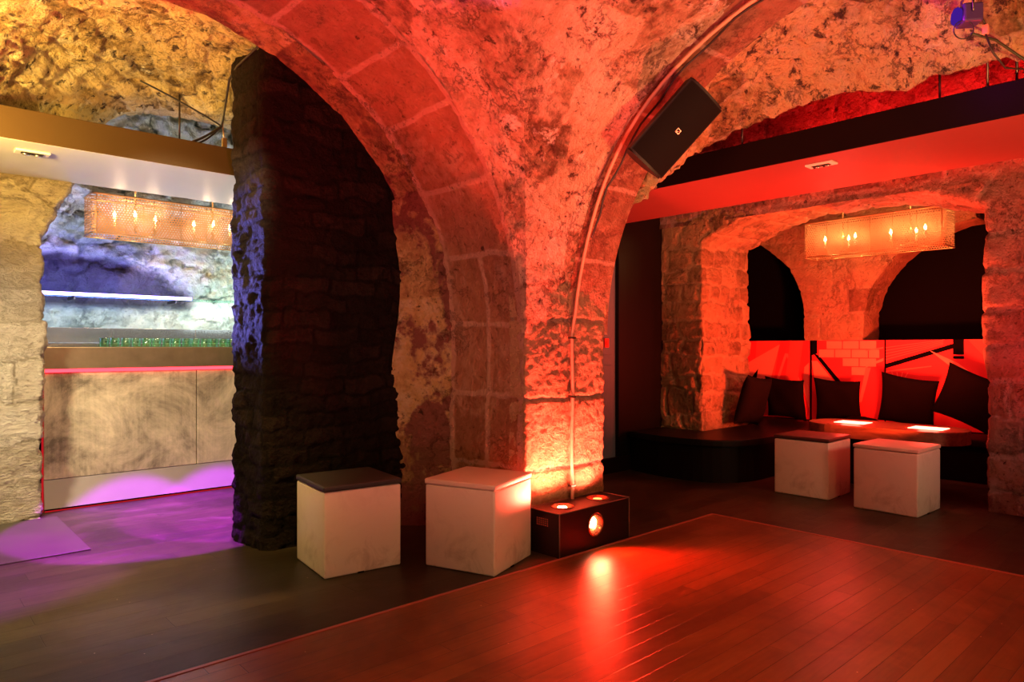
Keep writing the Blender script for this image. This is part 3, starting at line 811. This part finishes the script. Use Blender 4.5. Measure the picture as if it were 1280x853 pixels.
b.build('cabinet', M['speaker'], SPK, smooth=35)
b = MB()
nx = 12
rows_ = [[b.bm.verts.new((WH * .93 * (2 * i / nx - 1), y, -.027 - .0 + .022 * ((2 * i / nx - 1) * .93) ** 2)) for i in range(nx + 1)] for y in (-LH * .94, LH * .94)]
for i in range(nx): b.bm.faces.new((rows_[0][i], rows_[0][i + 1], rows_[1][i + 1], rows_[1][i]))
g = b.build('grille', M['grille'], SPK); md = g.modifiers.new('th', 'SOLIDIFY'); md.thickness = .004; md.offset = 0
b = MB()
e_ = .0125
for (x0, y0, x1, y1) in ((-e_, -e_, e_, -e_ + .004), (-e_, e_ - .004, e_, e_), (-e_, -e_, -e_ + .004, e_), (e_ - .004, -e_, e_, e_)):
    b.box((x0, y0, -.034), (x1, y1, -.029))
for k in (-1, 0, 1): b.tube([(-.009 + k * .0035, -.009 + k * .004, -.032), (.009 + k * .0035, .005 + k * .004, -.032)], .0014, 5)
lg = b.build('badge', simple('silver_red_badge', (.75, .35, .32), .3, .4), SPK); lg.location = (.004, -.004, 0)
b = MB(); b.box((-.03, -.16, .215), (.03, .16, .232), .004); b.box((-.02, -.03, .22), (.02, .03, .33), .004)
b.build('bracket', M['rod'], SPK)

# ------------------------------------------------------------------ lamp and cable top right
PL = thing('stage_lamp', 'small blue-violet stage lamp hanging at the top of the vault by the black beam', 'stage lamp', tuple(EYE + FW * 3.18 + RT * (1209 - 640) / 866 * 3.18 + UP * (434 - 20) / 866 * 3.18), R(-50))
b = MB(); b.box((-.035, -.045, -.042), (.05, .045, .045), .01); b.build('housing', simple('violet_tinted_housing', (.06, .035, .16), .35), PL)
b = MB(); b.lathe([(.0005, 0), (.034, 0), (.040, .012), (.036, .02), (.0005, .026)], M=Matrix.Translation((-.035, 0, 0)) @ Matrix.Rotation(R(-90), 4, 'Y'), n=24); b.build('lens', M['par_lens'], PL)
b = MB(); b.tube([(0, -.052, 0), (0, -.052, .09), (0, .052, .09), (0, .052, 0)], .005, 6); b.tube([(0, 0, .09), (0, 0, .13)], .006, 6); b.build('yoke', M['rod'], PL)
b = MB(); b.tube([(-.03 + .042 * math.cos(a), -.03, -.075 + .042 * math.sin(a)) for a in np.linspace(0, 2 * PI, 22)], .0028, 6, cap=False); b.build('cable_loop', M['cable'], PL)
p0 = PL.location
b = MB(); b.tube([(p0.x + .03, p0.y - .01, p0.z - .075), (4.0, .90, 2.66), (4.12, .80, 2.56), (4.2, .74, 2.505)], .006, 6)
tag(b.build('lamp_cable', simple('green_black_cable', (.04, .06, .03), .5)), 'dark green cable from the blue stage lamp down to the beam', 'cable')
CN = np.array(EYE + FW * 3.2 + RT * (1232 - 640) / 866 * 3.2 + UP * (434 - 37) / 866 * 3.2)
t = thing('cable_connector', 'small red and white plug on a dark cable beside the blue stage lamp', 'plug', tuple(CN))
b = MB(); b.box((-.012, -.012, -.022), (.012, .012, .022), .003); b.build('plug', simple('pink_plug', (.85, .30, .26), .4), t)
b = MB(); b.tube([(0, 0, .02), (-.01, .01, .05), (-.03, .02, .075)], .0045, 6); b.tube([(0, 0, -.02), (.03, -.02, -.10), (.12, -.05, -.16), (4.2 - CN[0], .70 - CN[1], 2.505 - CN[2])], .0045, 6); b.build('lead', M['cable'], t)

# cables above the bar beam
def lerp(a, c, k): return tuple(a[i] + (c[i] - a[i]) * k for i in range(3))
def sag(a, c, s, n=12): return [tuple(np.array(lerp(a, c, k / n)) - np.array([0, 0, s * 4 * (k / n) * (1 - k / n)])) for k in range(n + 1)]
kn = (1.75, 4.90, 2.70)
b = MB(); b.tube(sag((1.63, 3.84, 2.93), (1.59, 4.2, 2.86), .0) + sag((1.60, 4.35, 2.83), kn, .015), .007, 6)
b.tube(sag(kn, (1.50, 4.75, 2.505), .01), .008, 6); b.tube(sag((kn[0], kn[1] + .01, kn[2]), (1.53, 4.78, 2.505), .02), .006, 6)
b.tube(sag(kn, (1.25, 4.95, 2.90), -.01), .006, 6)
tag(b.build('tied_cables', M['cable']), 'dark cables tied together above the bar beam', 'cable')
t = thing('cable_connector', 'pale yellow junction block hanging above the bar beam', 'plug', (1.78, 4.93, 2.60))
b = MB(); b.box((-.016, -.014, -.035), (.016, .014, .03), .004); b.build('plug', simple('cream_junction', (.75, .60, .28), .4), t)
b = MB(); b.tube([(0, 0, .03), (-.02, -.02, .10), (-.005, 0, .17)], .004, 6); b.tube([(0, 0, -.03), (0, 0, -.10)], .005, 6); b.build('lead', simple('yellow_lead', (.5, .35, .12), .5), t)

# ------------------------------------------------------------------ bar
BAR = thing('bar_counter', 'metal-clad bar counter with red light line under its steel top', 'bar counter', (0, 0, 0))
X0, X1, YB = .86, 3.2, 5.86
b = MB(); b.box((X0 + .02, YB + .03, .0), (X1, 6.30, 1.0)); b.build('carcass', M['black'], BAR)
b = MB(); b.box((X0 - .03, YB - .035, 1.012), (X1, 6.42, 1.17), .004); b.build('countertop', M['steel'], BAR)
for (a, c) in ((X0, 1.893), (1.899, X1)):
    b = MB(); b.box((a, YB, .225), (c, YB + .028, 1.0), .003); b.build('front_panel', M['bar_metal'], BAR)
b = MB()
for x in (X0, X1): pass
vs = [b.bm.verts.new(p) for p in ((X0, YB - .03, .02), (X1, YB - .03, .02), (X1, YB + .04, .02), (X0, YB + .04, .02), (X0, YB + .004, .221), (X1, YB + .004, .221), (X1, YB + .04, .221), (X0, YB + .04, .221))]
for f in ((0, 1, 2, 3), (4, 5, 6, 7), (0, 1, 5, 4), (1, 2, 6, 5), (2, 3, 7, 6), (3, 0, 4, 7)): b.bm.faces.new([vs[i] for i in f])
b.build('plinth', M['plinth_metal'], BAR)
b = MB(); b.box((X0, YB - .016, .988), (X1, YB + .01, 1.012)); b.build('light_strip', M['led_red'], BAR)
b = MB(); b.box((X0 - .012, YB - .004, .0), (X0 - .002, YB + .02, 1.0)); b.build('light_strip', M['led_red_soft'], BAR)
b = MB(); b.box((X0, YB - .040, .002), (X1, YB - .032, .010)); b.build('light_strip', M['led_red_soft'], BAR)

BB = thing('back_counter', 'stainless steel back counter and shelf against the white stone wall', 'counter', (0, 0, 0))
b = MB(); b.box((.5, 6.55, 0), (3.6, 6.88, 1.20), .005); b.build('body', M['steel_clean'], BB)
b = MB(); b.box((.5, 6.84, 1.205), (3.6, 6.88, 1.335), .003)
for x in (1.5, 2.2, 2.9): b.box((x, 6.832, 1.205), (x + .012, 6.842, 1.33), .001)
b.build('splashback', M['steel_clean'], BB)
SH = thing('glass_shelf', 'glass shelf with a violet light line on the white stone wall', 'shelf', (0, 0, 0))
b = MB(); b.box((.5, 6.70, 1.60), (3.6, 6.95, 1.612), .002); b.build('glass_panel', M['glass_shelf'], SH)
b = MB(); b.box((.45, 6.685, 1.598), (2.12, 6.699, 1.624)); b.build('light_strip', M['led_blue'], SH)
for x in (2.85, 2.0, 1.2):
    b = MB(); b.box((x, 6.75, 1.57), (x + .012, 7.0, 1.60), .002); b.build('bracket', M['rod'], SH)
# tumblers, upturned in a row on the counter
proto = None
for i in range(24):
    if proto is None:
        b = MB(); b.lathe([(.0005, .003), (.030, .003), (.034, .072), (.036, .072), (.033, 0), (.0005, 0)], n=16)
        o = b.build('tumbler', M['tumbler']); proto = o
    else:
        o = proto.copy(); COL.objects.link(o)
    o.location = (1.33 + .078 * i, 6.30 + .012 * (i % 2), 1.171)
    tag(o, 'green-tinted glass tumbler in the row along the bar top', 'glass', 'tumblers on the bar top')
BT = thing('bar_tap', 'small dark pouring tap on the bar top beside the black wall', 'tap', (2.92, 6.16, 1.17))
b = MB(); b.lathe([(.0005, 0), (.028, 0), (.026, .01), (.011, .016), (.011, .085), (.0005, .09)], n=16); b.build('stem', M['black_gloss'], BT)
b = MB(); b.tube([(.0, 0, .078), (-.06, .01, .088), (-.115, .02, .078), (-.135, .025, .06)], [.009, .009, .007, .006], 8); b.build('spout', M['black_gloss'], BT)

# ------------------------------------------------------------------ chandeliers
def chandelier(loc, rz, Lh, Dh, Hh, label, nb):
    t = thing('chandelier', label, 'chandelier', loc, rz, 'box chandeliers')
    b = MB()
    pl = []
    rc = .03
    for cx, cy, a0 in ((Lh - rc, Dh - rc, 0), (-Lh + rc, Dh - rc, 90), (-Lh + rc, -Dh + rc, 180), (Lh - rc, -Dh + rc, 270)):
        for k in range(4): a = R(a0 + 30 * k); pl.append((cx + rc * math.cos(a), cy + rc * math.sin(a)))
    lo = [b.bm.verts.new((x, y, 0)) for x, y in pl]; hi = [b.bm.verts.new((x, y, Hh)) for x, y in pl]
    for k in range(len(pl)): b.bm.faces.new((lo[k], lo[(k + 1) % len(pl)], hi[(k + 1) % len(pl)], hi[k]))
    b.build('shade', M['shade'], t)
    b = MB()
    for z in (0, Hh): b.tube([(x, y, z) for x, y in pl + pl[:1]], .006, 6)
    for k in range(7):
        x = -Lh + rc + (2 * Lh - 2 * rc) * k / 6
        for y in (-Dh, Dh): b.tube([(x, y, 0), (x, y, Hh)], .0025, 5)
    b.build('frame', M['brass'], t)
    b = MB(); b.tube([(-.30, 0, Hh), (-.30, 0, Hh + .24)], .006, 6); b.tube([(.30, 0, Hh), (.30, 0, Hh + .24)], .006, 6)
    b.tube([(-Lh, 0, Hh), (Lh, 0, Hh)], .006, 6); b.tube([(-.30, 0, Hh), (-.30, 0, .05)], .008, 8); b.tube([(.30, 0, Hh), (.30, 0, .05)], .008, 8)
    b.build('hanger', M['brass'], t)
    for gx in (-.30, .30):
        for k in range(nb // 2):
            a = 2 * PI * k / (nb // 2) + .4
            ex, ey = gx + .17 * math.cos(a), .085 * math.sin(a)
            b = MB(); b.tube([(gx, 0, .07), (gx + .07 * math.cos(a), .035 * math.sin(a), .045), (ex, ey, .06), (ex, ey, .085)], .0045, 6)
            b.lathe([(.0005, 0), (.022, .004), (.018, .008), (.0005, .008)], c=(ex, ey, .083), n=12)
            arm = b.build('candle_arm', M['brass'], t)
            b = MB(); b.lathe([(.009, 0), (.009, .065), (.0005, .066)], c=(ex, ey, .09), n=10); b.build('candle', M['candle'], arm)
            b = MB(); b.lathe([(.0005, 0), (.010, .008), (.013, .022), (.009, .038), (.0005, .056)], c=(ex, ey, .156), n=10); b.build('bulb', M['flame'], arm)
    return t
chandelier((1.81, 6.12, 2.035), 0, .63, .15, .30, 'copper mesh box chandelier with candle bulbs above the bar', 6)
chandelier((6.93, 2.51, 2.055), R(90), .62, .14, .34, 'copper mesh box chandelier with candle bulbs in the booth', 6)

# ------------------------------------------------------------------ booth furniture
BN = thing('corner_bench', 'dark built-in bench running around the booth wall', 'bench', (0, 0, 0))
def bez(p0, p1, p2, n=10): return [((1 - k / n) ** 2 * p0[0] + 2 * k / n * (1 - k / n) * p1[0] + (k / n) ** 2 * p2[0], (1 - k / n) ** 2 * p0[1] + 2 * k / n * (1 - k / n) * p1[1] + (k / n) ** 2 * p2[1]) for k in range(n + 1)]
def bench_poly(e):
    return [(7.46, 4.15), (6.73, 4.15), (6.73, 3.61), (5.76, 3.61), (5.76, 4.10), (5.28 - e, 4.10), (5.22 - e, 3.75)] + bez((5.22 - e, 3.6), (5.22 - e, 3.05 - e), (5.72, 3.03 - e)) + [(6.80, 3.03 - e), (6.95 - e, 2.9), (6.95 - e, .92), (7.46, .92)]
b = MB(); b.prism(bench_poly(0), 0, .315); b.build('base', M['bench_body'], BN)
b = MB(); b.prism(bench_poly(.035), .318, .372, .012); b.build('seat', M['bench_top'], BN)
TB = thing('booth_table', 'low wooden table with rounded ends and two glowing red panels', 'table', (6.28, 2.2, 0))
TL, TW = .62, .29
poly = []
for sx in (1, -1):
    for k in range(17):
        a = R(-90 + 180 * k / 16) if sx == 1 else R(90 + 180 * k / 16)
        poly.append((TW * -math.sin(a) if 0 else TW * math.cos(a + PI / 2) , sx * (TL - TW) + TW * math.sin(a + PI / 2)))
poly = []
for k in range(17): a = R(180 * k / 16); poly.append((TW * math.cos(a), TL - TW + TW * math.sin(a)))
for k in range(17): a = R(180 + 180 * k / 16); poly.append((TW * math.cos(a), -TL + TW + TW * math.sin(a)))
b = MB(); b.prism(poly, .405, .51, .006); b.build('tabletop', M['table_wood'], TB)
b = MB(); b.prism([(x * .45, y * .6) for x, y in poly], 0, .405); b.build('pedestal', M['bench_body'], TB)
for y in (.26, -.33):
    b = MB(); b.box((-.10, y - .125, .509), (.10, y + .125, .514), .001); b.build('light_panel', M['panel_glow'], TB)

# cushions
def cushion(x, y, z, size, yaw, lean, roll, label, thick=.085):
    n = 22
    t = NTc = None
    b = MB(); vs = {}
    for side in (1, -1):
        for i in range(n + 1):
            for j in range(n + 1):
                s_ = 2 * i / n - 1; t_ = 2 * j / n - 1
                edge = i in (0, n) or j in (0, n)
                if side == -1 and edge: vs[(side, i, j)] = vs[(1, i, j)]; continue
                pin = 1 - .085 * (1 - s_ * s_) * abs(t_) ** 2; pin2 = 1 - .085 * (1 - t_ * t_) * abs(s_) ** 2
                zz = side * thick * ((1 - s_ ** 4) * (1 - t_ ** 4)) ** .55 * (1 + .12 * math.sin(5 * s_ + x * 9) * math.cos(4 * t_ + y * 5))
                vs[(side, i, j)] = b.bm.verts.new((s_ * size / 2 * pin2, zz, t_ * size / 2 * pin))
    for side in (1, -1):
        for i in range(n):
            for j in range(n):
                b.bm.faces.new((vs[(side, i, j)], vs[(side, i + 1, j)], vs[(side, i + 1, j + 1)], vs[(side, i, j + 1)]))
    o = b.build('cushion', M['cushion'], smooth=80)
    o.rotation_mode = 'XYZ'
    Mx = Matrix.Rotation(R(yaw), 4, 'Z') @ Matrix.Rotation(R(lean), 4, 'X') @ Matrix.Rotation(R(roll), 4, 'Y')
    zmin = min((Mx @ v.co).z for v in o.data.vertices)
    o.matrix_world = Matrix.Translation((x, y, z - zmin)) @ Mx
    return tag(o, label, 'cushion', 'black cushions')
# yaw 0: faces along v (leans against a wall of constant v); yaw 90: faces along u
cushion(6.36, 3.44, .374, .50, 0, 14, 6, 'black cushion leaning on the rough stone pier at the end of the booth bench', .07)
cushion(6.93, 3.74, .374, .46, 14, 8, 3, 'black cushion squeezed between the one on the stone pier and the corner one', .06)
cushion(7.26, 3.55, .374, .46, 84, -14, -4, 'black cushion in the corner of the booth bench', .07)
cushion(7.27, 3.00, .374, .47, 90, -14, -3, 'upright square black cushion alone below the painted brick patch', .07)
cushion(7.12, 2.70, .374, .26, 80, -84, 0, 'small black cushion lying flat on the bench behind the table', .05)
cushion(7.25, 2.34, .374, .50, 90, -13, -9, 'black cushion tilted to one side behind the second glowing table panel', .06)
cushion(7.16, 1.80, .374, .52, 84, -15, -24, 'large black cushion with a raised corner beside the pink stone pier', .06)

# mural: three painted boards
def mural(v0, v1, z0, z1, shapes, label):
    b = MB(); b.box((7.475, min(v0, v1), z0), (7.499, max(v0, v1), z1), .003)
    k = 0
    for mi, pts in shapes:
        k += 1; x = 7.4745 - .0004 * k
        b.quad([(x, p[0], p[1]) for p in pts], mi)
    o = b.build('painted_panel', [M['mural_red'], M['mural_light'], M['mural_pale'], M['black'], M['mural_mid']])
    return tag(o, label, 'painted panel', 'painted mural boards')
def brk(y, z, w=.16, h=.082): return (2, [(y, z), (y - w, z), (y - w, z + h), (y, z + h)])
mural(4.12, 3.39, .38, 1.24, [(4, [(4.0, 1.24), (3.72, 1.24), (3.85, .4), (4.05, .4)]), (2, [(4.12, .98), (3.72, 1.20), (3.90, .55), (4.12, .78)]), (3, [(4.12, .74), (3.98, .92), (4.02, .70), (4.12, .5)]),
      (1, [(3.66, 1.10), (3.63, 1.10), (3.85, .45), (3.88, .45)]), (1, [(3.66, 1.10), (3.63, 1.10), (3.40, .62), (3.42, .62)]), (4, [(3.60, 1.24), (3.45, 1.24), (3.56, .5), (3.70, .5)]), (2, [(3.39, 1.0), (3.39, .5), (3.46, .75), (3.44, .95)])],
      'red painted mural board nearest the rough stone pier with pale crossing lines')
mural(3.36, 2.63, .38, 1.24, [(3, [(3.36, 1.24), (3.30, 1.24), (3.30, 1.10), (3.36, 1.08)]), (3, [(3.35, 1.11), (3.27, 1.07), (2.93, .66), (2.99, .66)]), (2, [(3.36, 1.02), (3.30, 1.02), (3.02, .68), (3.30, .62)]),
      brk(3.20, 1.15), brk(3.03, 1.15), brk(2.86, 1.15), brk(3.28, 1.06), brk(3.11, 1.06), brk(2.94, 1.06), brk(2.77, 1.06, .10), brk(3.03, .97), brk(2.86, .97), brk(2.94, .88),
      (2, [(2.63, 1.06), (2.80, .98), (2.80, .96), (2.63, 1.03)]), (1, [(2.63, 1.17), (2.80, 1.14), (2.80, 1.13), (2.63, 1.155)]), (1, [(2.80, .96), (2.75, .96), (2.84, .6), (2.87, .6)])],
      'red painted mural board with a patch of pale bricks')
sh = [(3, [(2.61, 1.0), (2.61, .955), (1.98, 1.17), (1.98, 1.215)][::1]), (3, [(2.02, 1.24), (1.93, 1.24), (1.93, 1.10), (2.02, 1.10)]), (3, [(2.02, 1.085), (1.93, 1.085), (1.93, 1.06), (2.02, 1.06)]),
      (2, [(2.22, 1.14), (1.98, 1.02), (1.50, .62), (1.80, .78)]), (4, [(1.9, 1.24), (1.5, 1.24), (1.5, .9), (1.7, 1.0)]), (1, [(2.61, .93), (2.2, .99), (2.2, .98), (2.61, .915)])]
for k in range(5): sh.append((1, [(2.61, 1.04 + .03 * k), (2.61, 1.048 + .03 * k), (2.1, 1.20 + .01 * k), (2.1, 1.195 + .01 * k)]))
for k in range(4): sh.append((1, [(2.56 - .05 * k, .92), (2.55 - .05 * k, .92), (2.35 + .09 * k, .5), (2.37 + .09 * k, .5)]))
mural(2.61, .95, .38, 1.24, sh, 'wide red painted mural board beside the pink stone pier with a black bar and rays')

# ------------------------------------------------------------------ lights
def spot(loc, aim, col, e, angle=100, blend=.6, size=.05, name='spot'):
    l = bpy.data.lights.new(name, 'SPOT'); l.energy = e; l.color = col; l.spot_size = R(angle); l.spot_blend = blend; l.shadow_soft_size = size
    o = bpy.data.objects.new(name, l); COL.objects.link(o); o.location = loc
    o.rotation_euler = (Vector(aim) - Vector(loc)).to_track_quat('-Z', 'Y').to_euler(); return o
def point(loc, col, e, size=.05):
    l = bpy.data.lights.new('point', 'POINT'); l.energy = e; l.color = col; l.shadow_soft_size = size
    o = bpy.data.objects.new('point', l); COL.objects.link(o); o.location = loc; return o
def area(loc, aim, col, e, sx, sy):
    l = bpy.data.lights.new('area', 'AREA'); l.energy = e; l.color = col; l.shape = 'RECTANGLE'; l.size = sx; l.size_y = sy
    o = bpy.data.objects.new('area', l); COL.objects.link(o); o.location = loc
    o.rotation_euler = (Vector(aim) - Vector(loc)).to_track_quat('-Z', 'Y').to_euler(); return o
RED = (1, .045, .025); ORED = (1, .13, .035); WARM = (1, .55, .2)
# the lamp box
spot((2.925, 2.76, .275), (2.6, 2.35, 3), (1, .055, .03), 330, 165, .5, .04)
spot((3.245, 2.77, .275), (3.2, 2.6, 3), (1, .10, .06), 90, 165, .5, .04)
spot((3.08, 2.60, .135), (3.0, 1.3, -.12), (1, .02, .008), 130, 130, .7, .045)
# red, pinkish and orange fill lights for the vault, added out of view
spot((-.8, 2.75, .25), (1.5, 3.15, 3.2), (1, .02, .012), 800, 60, .8, .08)
spot((.2, -.6, .25), (1.9, 2.4, 2.9), (1, .23, .18), 680, 80, .8, .1)
spot((2.2, -.9, .25), (3.9, 1.3, 2.7), (1, .40, .13), 680, 74, .8, .1)
# added warm fill aimed at the stools and the dance floor
spot((-.5, -.9, 2.2), (2.2, 3.0, .2), (1, .39, .28), 210, 44, .9, .3)
spot((1.2, -2.2, 2.4), (3.4, 1.2, 0), (1, .58, .18), 210, 70, .9, .3)
spot((4.2, -1.0, 1.6), (5.5, 2.1, .4), (1, .58, .30), 90, 36, .9, .2)
# passage: warm lamps
spot((-.15, 4.0, 2.1), (1.3, 5.3, 2.85), (1, .62, .14), 420, 90, .6, .06)
point((1.75, 5.25, 2.60), (1, .62, .14), 9, .05)
point((1.0, 5.25, 2.58), (1, .62, .14), 2.5, .05)
spot((-.3, 4.65, 1.3), (.45, 5.65, .85), (1, .84, .56), 250, 105, .9, .12)
spot((1.1, 3.3, 2.7), (1.7, 5.7, .8), (1, .74, .40), 330, 52, .6, .06)
spot((.6, 2.9, 2.6), (.9, 4.1, 0), (1, .66, .18), 300, 60, .8, .1)
# magenta wash on the floor and plinth
spot((1.42, 5.0, 2.28), (1.42, 5.0, 0), (.50, .0, 1), 1500, 45.4, .10, .02)
spot((2.06, 5.0, 2.28), (2.06, 5.0, 0), (.50, .0, 1), 1500, 45.4, .10, .02)
spot((.25, 4.45, 2.28), (.25, 4.5, 0), (.50, .0, .9), 700, 46, .5, .02)
spot((-.5, 3.25, 1.5), (2.6, 3.95, 1.05), (1, .58, .20), 70, 40, .7, .06)  # warm spot, not magenta: added to brighten the yellow reveal
# bar lighting: cool white from the counters
area((1.9, 6.55, 1.50), (1.9, 7.0, 1.45), (.82, 1, .96), 9, 2.6, .06)
area((2.7, 6.55, 1.40), (2.7, 7.0, 2.0), (.82, 1, .94), 5, 1.0, .1)
area((1.9, 6.86, 1.66), (1.9, 6.96, 3.0), (.70, .95, 1), 2.5, 2.6, .06)
area((1.9, 6.0, 1.5), (1.7, 5.2, 2.6), (.66, .86, 1), 7, 1.4, .2)
area((2.0, 6.8, 2.1), (2.0, 6.95, 3.4), (.85, .95, 1), 4, 2.2, .1)
spot((.98, 6.55, 1.30), (1.6, 4.1, 1.62), (.25, .22, 1), 1500, 26, .7, .08)
area((1.25, 6.80, 1.64), (1.25, 7.0, 1.85), (.2, .10, 1), 9, 1.7, .03)
# booth
point((6.28, 2.48, .56), (1, .04, .025), 13, .08); point((6.28, 1.87, .56), (1, .04, .025), 13, .08)
spot((5.75, 1.75, .62), (6.4, 2.9, 2.4), (1, .065, .02), 520, 150, .6, .1)
point((6.15, 2.55, 1.45), (1, .07, .06), 20, .1)  # added red fill for the arch soffit, not a fitting
area((6.9, 2.4, 1.95), (7.5, 2.4, .7), (1, .04, .05), 10, 1.6, .1)
for dx in (-.42, -.18, .24, .44):
    point((6.89, 2.51 + dx, 2.26), (1, .55, .2), 4, .02); point((1.81 + dx, 6.06, 2.24), (1, .68, .38), 3.5, .02)
spot((5.0, .35, .2), (5.0, 1.6, 2.4), (1, .01, .01), 150, 110, .8, .1)
area((5.45, 1.4, 2.56), (5.8, 1.4, 3.1), (1, .01, .01), 45, 2.6, .1)
spot((4.6, -.3, 1.5), (5.8, 1.1, 1.4), (1, .20, .24), 40, 80, .8, .15)
# blue violet spill around the stage lamp
point((p0.x - .12, p0.y + .1, p0.z - .02), (.7, .02, .8), 2, .04)

w = bpy.data.worlds.new('World'); SC.world = w; w.use_nodes = True
w.node_tree.nodes['Background'].inputs[0].default_value = (.02, .008, .006, 1); w.node_tree.nodes['Background'].inputs[1].default_value = .25

# ------------------------------------------------------------------ camera
cd = bpy.data.cameras.new('camera'); cam = bpy.data.objects.new('camera', cd); COL.objects.link(cam)
cam.location = (0, 0, 1.17); cam.rotation_euler = (R(90), 0, R(-42.4))
cd.sensor_width = 36; cd.lens = 866 / 1280 * 36; cd.shift_y = 7.5 / 1280; cd.clip_start = .05
SC.camera = cam
SC.view_settings.view_transform = 'Standard'; SC.view_settings.look = 'None'; SC.view_settings.exposure = 0; SC.view_settings.gamma = 1
SC.view_settings.use_curve_mapping = False
